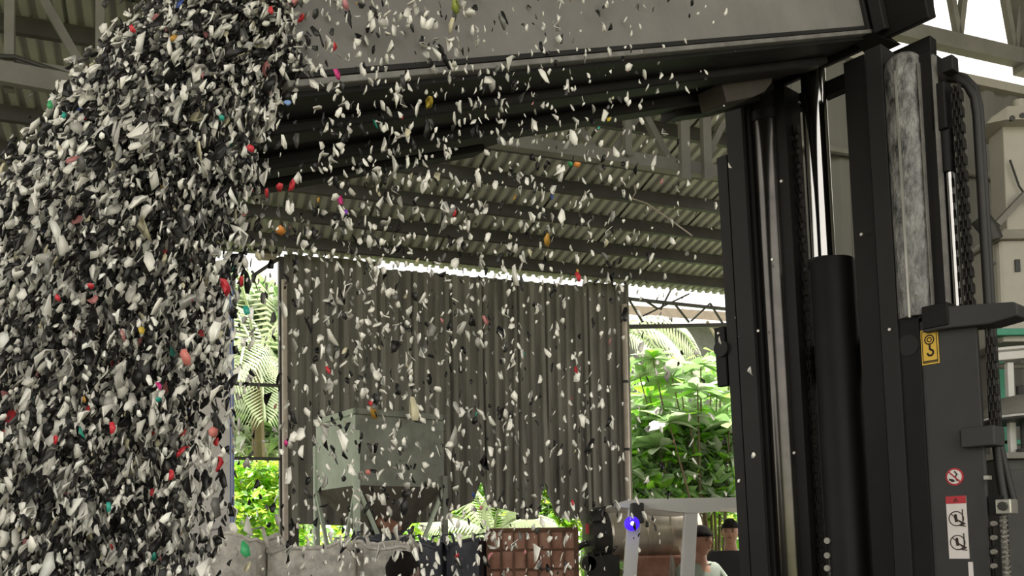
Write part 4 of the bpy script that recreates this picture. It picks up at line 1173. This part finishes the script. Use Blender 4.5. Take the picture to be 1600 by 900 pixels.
hs = MB().box((lp.x - 0.035, lp.y - 0.06, lp.z - 0.05), (lp.x + 0.045, lp.y + 0.06, lp.z + 0.085)).build('lamp_housing', 'motor', gv, rel=rel, bevel=0.008)
lp = at(988, 818, GY - 0.10)
lamp = MB().tube([lp + V((0, 0.05, 0)), lp + V((0, 0.0, 0)), lp + V((0, -0.012, 0))], [0.048, 0.048, 0.030], 20).build('blue_lamp', 'blue_lamp', gv, smooth=True, rel=rel)
lamp['label'] = 'glowing blue safety lamp'
MB().tube([lp + V((0, -0.01, 0)), lp + V((0, -0.016, 0))], 0.014, 12).build('lamp_core', 'lamp_core', lamp, rel=rel)

# ------------------------------------------------------------------ bulk bags and sacks along the bottom
def sack(name, label, px0, px1, pytop, Y, m, depth=0.8, seed=0, group=None, lip=0.03, folds=9):
    r = random.Random(seed); p, q = at(px0, pytop, Y), at(px1, pytop, Y)
    w, h = q.x - p.x, p.z
    c0 = V(((p.x + q.x) / 2, Y + depth / 2, 0))
    t = thing(name, label, 'bag', c0, group=group)
    NS, NZ = 40, 10; mb = MB(); ph = [r.random() * 6 for _ in range(4)]
    for j in range(NZ + 1):
        v_ = j / NZ
        for i in range(NS):
            a = 2 * math.pi * i / NS
            sx = abs(math.cos(a)) ** 0.5 * math.copysign(1, math.cos(a)); sy = abs(math.sin(a)) ** 0.5 * math.copysign(1, math.sin(a))
            bulge = 1 + 0.05 * math.sin(math.pi * v_) + 0.016 * math.sin(folds * a + ph[0] + 3 * v_) + 0.012 * math.sin(folds * 1.7 * a + ph[1])
            z = h * v_ + (0.02 * math.sin(3 * a + ph[2]) + 0.012 * math.sin(7 * a + ph[3]) if j == NZ else 0)
            mb.v.append(V((w / 2 * sx * bulge * (0.97 if v_ == 0 else 1), depth / 2 * sy * bulge, z)))
    for j in range(NZ):
        for i in range(NS):
            i2 = (i + 1) % NS
            mb.f.append((j * NS + i, j * NS + i2, (j + 1) * NS + i2, (j + 1) * NS + i))
    mb.f.append(tuple(range(NS)))
    mb.v.append(V((0, 0, h - 0.06))); c_i = len(mb.v) - 1
    for i in range(NS): mb.f.append((NZ * NS + i, NZ * NS + (i + 1) % NS, c_i))
    mb.build('bag_body', m, t, smooth=True)
    rim = [mb.v[NZ * NS + i] for i in range(NS)]; rim.append(rim[0])
    MB().tube(rim, lip * 0.4, 6, cap=False).build('bag_rim', m, t, smooth=True)
    for sx in (-1, 1):
        x = sx * w * 0.38
        MB().tube([(x - 0.06, -depth * 0.3, h - 0.05), (x - 0.04, -depth * 0.3, h + 0.05), (x + 0.03, -depth * 0.3, h + 0.06), (x + 0.06, -depth * 0.3, h - 0.05)], 0.012, 6).build('lifting_loop', m, t, smooth=True)
    return t
sack('bulk_bag', 'pale grey woven bulk bag left of the dark-haired person', 405, 545, 857, 5.0, 'bag', 0.7, 1)
sack('bulk_bag', 'pale bulk bag touching the pale pillar, left of the others', 318, 402, 842, 4.9, 'bag', 0.6, 2)
sack('bulk_bag', 'wrinkled pale bulk bag directly behind the dark-haired person', 548, 640, 853, 5.2, 'bag', 0.6, 3)
sack('dark_sack', 'navy black sack right beside the dark-haired person', 640, 690, 850, 6.1, 'bag_dark', 0.5, 4, folds=14)
sack('dark_sack', 'navy black sack next to the rusty crate', 690, 758, 848, 6.2, 'bag_dark', 0.5, 5, folds=16)
sack('dark_sack', 'dark sack standing under the green hopper', 555, 640, 842, 6.5, 'bag_dark', 0.4, 6, folds=12)

# ------------------------------------------------------------------ people
def skin_mesh(joints, edges, radii, root, lv=2):
    me = bpy.data.meshes.new('body'); me.from_pydata([joints[k] for k in joints], [(list(joints).index(a), list(joints).index(b)) for a, b in edges], [])
    o = bpy.data.objects.new('body_tmp', me); C.objects.link(o)
    o.modifiers.new('skin', 'SKIN'); sv = me.skin_vertices[0].data
    for i, k in enumerate(joints):
        r = radii[k]; sv[i].radius = (r, r) if not isinstance(r, tuple) else r
        sv[i].use_root = (k == root)
    s = o.modifiers.new('sub', 'SUBSURF'); s.levels = lv; s.render_levels = lv
    bpy.context.view_layer.update()
    dg = bpy.context.evaluated_depsgraph_get()
    m2 = bpy.data.meshes.new_from_object(o.evaluated_get(dg))
    bpy.data.objects.remove(o)
    return m2
def add_part(name, me, m, parent):
    me.materials.clear(); me.materials.append(M[m])
    o = bpy.data.objects.new(name, me); C.objects.link(o); o.parent = parent
    me.polygons.foreach_set('use_smooth', [True] * len(me.polygons))
    return o
def head_geo(hc, turn, H=0.235):
    """head with brow, nose, chin, ears; returns bmesh parts in body space; face looks along -y turned by 'turn'"""
    R_ = Matrix.Rotation(turn, 3, 'Z')
    bm = bmesh.new(); bmesh.ops.create_uvsphere(bm, u_segments=28, v_segments=20, radius=1.0)
    for v in bm.verts:
        x, y, z = v.co
        jaw = 1 - 0.28 * max(0, -z) ** 1.3
        X = x * 0.076 * jaw; Y = y * 0.096 * (1 - 0.12 * max(0, -z)); Z = z * H / 2
        if y < 0:
            nose = math.exp(-((x / 0.16) ** 2) - (((z + 0.10) / 0.20) ** 2))
            Y -= 0.022 * nose
            for sx in (-1, 1):
                Y += 0.012 * math.exp(-(((x - sx * 0.42) / 0.18) ** 2) - (((z - 0.06) / 0.10) ** 2))
            Y -= 0.006 * math.exp(-((x / 0.3) ** 2) - (((z + 0.46) / 0.07) ** 2))
            Y -= 0.010 * math.exp(-((x / 0.35) ** 2) - (((z + 0.85) / 0.18) ** 2))
        v.co = (X, Y, Z)
    for sx in (-1, 1):
        g = bmesh.ops.create_uvsphere(bm, u_segments=10, v_segments=8, radius=1.0)
        for v in g['verts']:
            v.co = (sx * 0.077 + v.co.x * 0.010, 0.01 + v.co.y * 0.018, -0.005 + v.co.z * 0.032)
    for v in bm.verts: v.co = (R_ @ v.co) + hc
    return bm, R_
def hand_geo(bm, wrist, dirv, palm_n, side, sc=1.0):
    """palm plus five curled fingers"""
    d = V(dirv).normalized(); nrm = V(palm_n).normalized(); s = d.cross(nrm).normalized() * side
    nrm = s.cross(d).normalized() * side
    def chain_(pts, rs, seg=8):
        mb = MB(); mb.tube(pts, rs, seg)
        vs = [bm.verts.new(p) for p in mb.v]
        for f in mb.f:
            try: bm.faces.new([vs[i] for i in f])
            except ValueError: pass
    w = V(wrist)
    for k in range(4):
        o_ = (k - 1.5) * 0.020 * sc
        b = w + s * o_ * 0.7; kn = w + d * 0.085 * sc + s * o_
        L = (0.070, 0.078, 0.073, 0.056)[k] * sc
        a = kn + d * L * 0.5 - nrm * L * 0.12; t = a + d * L * 0.35 - nrm * L * 0.35; e = t + d * L * 0.12 - nrm * L * 0.25
        chain_([b, kn, a, t, e], [0.015 * sc, 0.0115 * sc, 0.0095 * sc, 0.0085 * sc, 0.006 * sc])
    b = w + d * 0.02 * sc - s * 0.02 * sc; m1 = w + d * 0.055 * sc - s * 0.045 * sc - nrm * 0.01 * sc
    chain_([b, m1, m1 + d * 0.03 * sc - s * 0.008 * sc - nrm * 0.008 * sc, m1 + d * 0.052 * sc - nrm * 0.014 * sc], [0.014 * sc, 0.0115 * sc, 0.0095 * sc, 0.007 * sc])
def person(label, loc, rz, height, skin, shirt, head_turn, lh, rh, le, re_, hair_len=0.0):
    """joints in metres for a 1.75 m figure facing -y; lh/rh hands, le/re elbows"""
    t = thing('person', label, 'person', loc, rz)
    k = height / 1.75
    J = {'pel': V((0, 0, .95)), 'waist': V((0, 0, 1.10)), 'chest': V((0, .005, 1.30)), 'neck0': V((0, .012, 1.45)), 'neck': V((0, 0.0, 1.52)), 'skull': V((0, -.01, 1.60))}
    for s, n in ((-1, 'r'), (1, 'l')):
        J['sh' + n] = V((s * .17, .01, 1.40)); J['el' + n] = V(le if n == 'l' else re_); J['ha' + n] = V(lh if n == 'l' else rh)
        J['hip' + n] = V((s * .09, 0, .88)); J['kn' + n] = V((s * .10, -.02, .49)); J['an' + n] = V((s * .10, .02, .09)); J['to' + n] = V((s * .12, -.15, .04))
    E = [('pel', 'waist'), ('waist', 'chest'), ('chest', 'neck0'), ('neck0', 'neck'), ('neck', 'skull')]
    for n in 'rl':
        E += [('chest', 'sh' + n), ('sh' + n, 'el' + n), ('el' + n, 'ha' + n), ('pel', 'hip' + n), ('hip' + n, 'kn' + n), ('kn' + n, 'an' + n), ('an' + n, 'to' + n)]
    R = {'pel': (.15, .11), 'waist': (.135, .10), 'chest': (.16, .11), 'neck0': .07, 'neck': .052, 'skull': .05}
    for n in 'rl':
        R.update({'sh' + n: .058, 'el' + n: .042, 'ha' + n: .027, 'hip' + n: .085, 'kn' + n: .056, 'an' + n: .038, 'to' + n: .035})
    Jk = {a: v * k for a, v in J.items()}
    Rk = {a: (tuple(x * k for x in v) if isinstance(v, tuple) else v * k) for a, v in R.items()}
    me = skin_mesh(Jk, E, Rk, 'pel')
    bm = bmesh.new(); bm.from_mesh(me)
    hc = V((0, -.015, 1.632)) * k
    hb_, R_ = head_geo(hc, head_turn, 0.235 * k)
    tmp = bpy.data.meshes.new('t'); hb_.to_mesh(tmp); hb_.free(); bm.from_mesh(tmp)
    for n, s in (('r', 1), ('l', -1)):
        d = (Jk['ha' + n] - Jk['el' + n]).normalized()
        hand_geo(bm, Jk['ha' + n], d, (0, 0, 1) if abs(d.z) < .8 else (0, -1, 0), s, k)
    bmesh.ops.recalc_face_normals(bm, faces=bm.faces)
    bm.to_mesh(me); bm.free()
    body = add_part('body', me, skin, t)
    # clothes
    grow = 0.020
    tor = {a: Jk[a] for a in ('pel', 'waist', 'chest', 'neck0', 'shl', 'shr')}
    tor['upl'] = Jk['shl'].lerp(Jk['ell'], .75); tor['upr'] = Jk['shr'].lerp(Jk['elr'], .75)
    tr_ = {a: (tuple(x + grow for x in Rk[a]) if isinstance(Rk[a], tuple) else Rk[a] + grow) for a in ('pel', 'waist', 'chest', 'neck0', 'shl', 'shr')}
    tr_['upl'] = tr_['upr'] = .066 * k; tr_['neck0'] = .085 * k
    add_part('shirt', skin_mesh(tor, [('pel', 'waist'), ('waist', 'chest'), ('chest', 'neck0'), ('chest', 'shl'), ('chest', 'shr'), ('shl', 'upl'), ('shr', 'upr')], tr_, 'pel'), shirt, t)
    leg = {a: Jk[a] for a in ('pel', 'hipl', 'hipr', 'knl', 'knr', 'anl', 'anr')}
    lr = {a: (tuple(x + .01 for x in Rk[a]) if isinstance(Rk[a], tuple) else Rk[a] + .016) for a in leg}
    add_part('trousers', skin_mesh(leg, [('pel', 'hipl'), ('pel', 'hipr'), ('hipl', 'knl'), ('hipr', 'knr'), ('knl', 'anl'), ('knr', 'anr')], lr, 'pel'), 'trousers', t)
    for n in 'rl':
        a, b = Jk['an' + n], Jk['to' + n]
        MB().tube([a + V((0, .06, -.045)), a + V((0, 0, -.03)), a.lerp(b, .6) + V((0, 0, 0)), b + V((0, -.06, -.005))], [.035, .052, .048, .03], 14).build('shoe', 'shirt_dark', t, smooth=True)
    # hair cap, eyes, mouth
    bm = bmesh.new(); bmesh.ops.create_uvsphere(bm, u_segments=28, v_segments=20, radius=1.0)
    kill = [v for v in bm.verts if v.co.z < (0.24 if v.co.y < -0.15 else -0.05 - 0.45 * max(0, v.co.y))]
    bmesh.ops.delete(bm, geom=kill, context='VERTS')
    for v in bm.verts:
        j = 1 + 0.05 * math.sin(9 * v.co.x + 7 * v.co.y) * math.cos(8 * v.co.z)
        v.co = R_ @ V((v.co.x * .084 * j, v.co.y * .105 * j + .002, v.co.z * .130 * k * j)) + hc
    me = bpy.data.meshes.new('hair'); bm.to_mesh(me); bm.free()
    h = add_part('hair', me, 'hair', t); md = h.modifiers.new('s', 'SOLIDIFY'); md.thickness = 0.012; md.offset = -0.5
    for sx in (-1, 1):
        c = R_ @ V((sx * .032, -.083, .008)) + hc
        MB().tube([c, c + R_ @ V((0, -.006, 0))], [.009, .005], 10).build('eye', 'eye', t, smooth=True)
        c = R_ @ V((sx * .032, -.090, .028)) + hc
        MB().bar(c - R_ @ V((.014, 0, 0)), c + R_ @ V((.014, 0, 0)), .008, .005).build('eyebrow', 'hair', t)
    c = R_ @ V((0, -.094, -.055)) + hc
    MB().bar(c - R_ @ V((.022, 0, 0)), c + R_ @ V((.022, 0, 0)), .008, .008).build('mouth', 'mouth', t)
    return t
# the one whose hair rises above the bottom edge of the picture
p = at(631, 863, 4.7)
person('dark-haired person at the bottom edge before the pale bulk bags', (p.x, p.y, 0), 0.0, p.z - 0.005, 'skin_dark', 'shirt_dark', math.radians(150), (.24, -.22, 1.0), (-.24, -.18, 1.0), (.26, .03, 1.14), (-.26, .03, 1.14))
p = at(1098, 821, 7.0)
person('person in a grey green T-shirt reaching out beside the light guard post', (p.x - 0.03, p.y, 0), math.radians(35), p.z - 0.01, 'skin', 'shirt', math.radians(5), (.22, -.42, 1.30), (-.20, -.36, 1.12), (.28, -.12, 1.14), (-.27, -.06, 1.12))
p = at(1141, 812, 8.6)
person('person in dark clothes mostly hidden by the left mast rail', (p.x, p.y, 0), math.radians(-20), p.z, 'skin', 'shirt_dark', 0.0, (.24, -.1, .85), (-.24, -.1, .85), (.27, .02, 1.12), (-.27, .02, 1.12))

# ------------------------------------------------------------------ machinery at the right edge
MY = 4.45
def Pm(px, py, Y=MY): return at(px, py, Y)
ap = Pm(1572, 360)
cm = thing('cream_machine', 'cream painted machine with a square column at the right edge', 'machine', (ap.x, ap.y, 0))
rel = V((ap.x, ap.y, 0))
c0, c1 = Pm(1574, 372), Pm(1622, 192)
MB().box((c0.x, MY, Pm(1574, 372).z), (c1.x, MY + 0.14, c1.z)).build('column', 'cream', cm, rel=rel, bevel=0.006)
z = Pm(1580, 192).z
MB().add([(Pm(1538, 195).x, MY - 0.02, z - 0.01), (Pm(1560, 195).x, MY - 0.08, z - 0.02), (Pm(1640, 195).x, MY - 0.08, z - 0.02), (Pm(1640, 195).x, MY + 0.2, z - 0.02), (Pm(1560, 195).x, MY + 0.2, z - 0.02),
          (Pm(1545, 190).x, MY - 0.02, z + 0.02), (Pm(1565, 190).x, MY - 0.06, z + 0.06), (Pm(1640, 190).x, MY - 0.06, z + 0.06), (Pm(1640, 190).x, MY + 0.18, z + 0.06), (Pm(1565, 190).x, MY + 0.18, z + 0.06)],
         [(0, 1, 2, 3, 4), (5, 9, 8, 7, 6), (0, 5, 6, 1), (1, 6, 7, 2), (2, 7, 8, 3), (3, 8, 9, 4), (4, 9, 5, 0)]).build('top_plate', 'cream', cm, rel=rel, bevel=0.004)
for (px, py) in ((1580, 186), (1596, 182)):
    q = Pm(px, py, MY - 0.07); MB().tube([q, q + V((0, -0.012, 0))], 0.014, 10).build('plate_bolt', 'motor', cm, rel=rel)
MB().tube([Pm(1592, 172, MY), Pm(1592, 158, MY)], 0.03, 14).build('top_knob', 'cream', cm, rel=rel, smooth=True)
q0, q1 = Pm(1549, 540), Pm(1680, 372)
MB().box((q0.x, MY - 0.1, q0.z), (q1.x, MY + 0.36, Pm(1549, 385).z)).build('casing', 'cream', cm, rel=rel, bevel=0.02)
zt2 = Pm(1549, 385).z
MB().add([(q0.x - 0.02, MY - 0.12, zt2), (q1.x, MY - 0.12, zt2), (q1.x, MY + 0.36, zt2), (q0.x - 0.02, MY + 0.36, zt2), (q0.x + 0.10, MY + 0.02, zt2 + 0.10), (q1.x, MY + 0.02, zt2 + 0.10), (q1.x, MY + 0.3, zt2 + 0.10), (q0.x + 0.1, MY + 0.3, zt2 + 0.1)],
         [(0, 3, 2, 1), (4, 5, 6, 7), (0, 1, 5, 4), (1, 2, 6, 5), (2, 3, 7, 6), (3, 0, 4, 7)]).build('casing_lid', 'cream', cm, rel=rel, bevel=0.004)
q = Pm(1590, 415, MY - 0.105); MB().box((q.x - 0.012, q.y - 0.004, q.z - 0.03), (q.x + 0.012, q.y + 0.004, q.z + 0.03)).build('casing_slot', 'motor', cm, rel=rel)
q = Pm(1553, 412, MY - 0.105); MB().tube([q, q + V((0, -0.006, 0))], 0.008, 10).build('casing_bolt', 'motor', cm, rel=rel)
MB().tube([Pm(1530, 340, MY - 0.13), Pm(1545, 358, MY - 0.13), Pm(1552, 376, MY - 0.13)], 0.045, 16).build('feed_pipe', 'motor', cm, rel=rel, smooth=True)
MB().bar(Pm(1556, 352, MY - 0.05), Pm(1605, 300, MY - 0.05), 0.05, 0.03).build('diagonal_brace', 'cream_dark', cm, rel=rel)
MB().tube([Pm(1578, 250, MY - 0.02), Pm(1592, 290, MY - 0.02), Pm(1610, 318, MY - 0.02)], 0.005, 6).build('cable', 'rubber', cm, rel=rel)
MB().box((Pm(1580, 600).x, MY + 0.22, 0), (Pm(1610, 600).x, MY + 0.32, q0.z)).build('leg', 'cream_dark', cm, rel=rel)
MB().box((Pm(1660, 600).x, MY + 0.22, 0), (Pm(1680, 600).x, MY + 0.32, q0.z)).build('leg', 'cream_dark', cm, rel=rel)
# green frame with a white rail
EY = 4.32
BZ = at(1560, 708, 4.18).z
def bxz(name, m, px0, px1, py0, Y, dep, par):
    a, b = at(px0, py0, Y), at(px1, py0, Y)
    return MB().box((a.x, Y, BZ), (b.x, Y + dep, b.z)).build(name, m, par, rel=rel, bevel=0.003)
gp = Pm(1552, 530, EY)
gf = thing('green_frame', 'green steel frame with cream inset under the cream machine', 'frame', (gp.x, gp.y, 0)); rel = V((gp.x, gp.y, 0))
def bxp(name, m, px0, px1, py0, py1, Y, dep, par, bev=0.004):
    a, b = at(px0, py1, Y), at(px1, py0, Y)
    return MB().box((a.x, Y, a.z), (b.x, Y + dep, b.z)).build(name, m, par, rel=rel, bevel=bev)
bxp('top_beam', 'green_paint', 1551, 1700, 511, 524, EY, 0.06, gf)
bxz('end_post', 'green_paint', 1558, 1568, 524, EY + 0.2, 0.05, gf)
bxp('inset_beam', 'cream', 1568, 1700, 526, 534, EY + 0.03, 0.04, gf)
bxp('lower_beam', 'green_paint', 1568, 1700, 685, 695, EY + 0.2, 0.05, gf)
bxz('end_post', 'green_paint', 1680, 1695, 524, EY + 0.1, 0.05, gf)
wp = Pm(1551, 550, EY - 0.1)
wt = thing('white_rail_stand', 'white aluminium rail on a pale post in front of the green frame', 'rail', (wp.x, wp.y, 0)); rel = V((wp.x, wp.y, 0))
a, b = at(1551, 555, EY - 0.1), at(1720, 540, EY - 0.1)
MB().bar(a, b, 0.05, 0.062).build('rail', 'white_rail', wt, rel=rel, bevel=0.004)
MB().bar(a + V((0, -.026, .012)), b + V((0, -.026, .012)), 0.004, 0.010).build('rail_groove', 'cream_dark', wt, rel=rel)
bxz('post', 'white_rail', 1574, 1584, 566, EY - 0.1, 0.03, wt)
MB().tube([at(1552, 572, EY), at(1700, 574, EY)], 0.014, 10).build('roller', 'cream_dark', wt, rel=rel, smooth=True)
mp_ = Pm(1585, 635, EY - 0.12)
md_ = thing('dome_fan', 'grey domed fan cover with white stripe at the right edge', 'fan', (mp_.x, mp_.y, 0)); rel = V((mp_.x, mp_.y, 0))
cz = Pm(1585, 648, EY - 0.12); R0 = Pm(1640, 648, EY - 0.12).x - Pm(1585, 648, EY - 0.12).x
cc = V((cz.x + R0 * 0.35, cz.y, cz.z)); R0 *= 1.15
prf = [(1.0, -0.012), (1.0, 0.0), (0.97, 0.02), (0.85, 0.05), (0.6, 0.078), (0.3, 0.09), (0.02, 0.094)]
mb = MB(); mb.tube([cc + V((0, 0, h)) for r, h in prf], [R0 * r for r, h in prf], 32); mb.build('dome', 'cream_dark', md_, rel=rel, smooth=True)
mb = MB(); mb.tube([cc + V((0, 0, h)) for h in (-0.024, -0.014)], R0 * 1.0, 32); mb.build('white_band', 'white_rail', md_, rel=rel, smooth=True)
mb = MB(); mb.tube([cc + V((0, 0, h)) for h in (-0.034, -0.024)], R0 * 0.99, 32); mb.build('dark_band', 'motor', md_, rel=rel, smooth=True)
MB().tube([cc + V((0, 0.02, 0.08)), cc + V((0, 0.02, 0.14))], 0.03, 14).build('cap', 'motor', md_, rel=rel, smooth=True)
MB().tube([V((cc.x, cc.y, BZ)), cc - V((0, 0, 0.03))], 0.03, 12).build('stand', 'motor', md_, rel=rel, smooth=True)
MB().tube([V((cc.x, cc.y, BZ)), V((cc.x, cc.y, BZ + 0.02))], 0.05, 20).build('base', 'motor', md_, rel=rel, smooth=True)
# low beige bench and dark cabinet
bp_ = Pm(1552, 712, 4.18)
bn = thing('low_bench', 'dark cabinet with beige top board below the green frame', 'cabinet', (bp_.x, bp_.y, 0)); rel = V((bp_.x, bp_.y, 0))
bx1 = Pm(1740, 712, 4.18).x
MB().box((bp_.x, 4.14, BZ - 0.03), (bx1, 4.60, BZ)).build('top_board', 'cream_dark', bn, rel=rel, bevel=0.003)
MB().box((bp_.x + 0.02, 4.18, 0), (bx1, 4.58, BZ - 0.03)).build('cabinet_body', 'motor', bn, rel=rel, bevel=0.004)
for k in range(2):
    a_ = bp_.x + 0.05 + k * 0.28
    dr = MB().box((a_, 4.168, 0.12), (a_ + 0.26, 4.18, BZ - 0.08)).build('cabinet_door', 'motor', bn, rel=rel, bevel=0.003)
    MB().box((a_ + 0.22, 4.155, BZ - 0.4), (a_ + 0.235, 4.17, BZ - 0.28)).build('handle', 'bolt', dr, rel=rel)
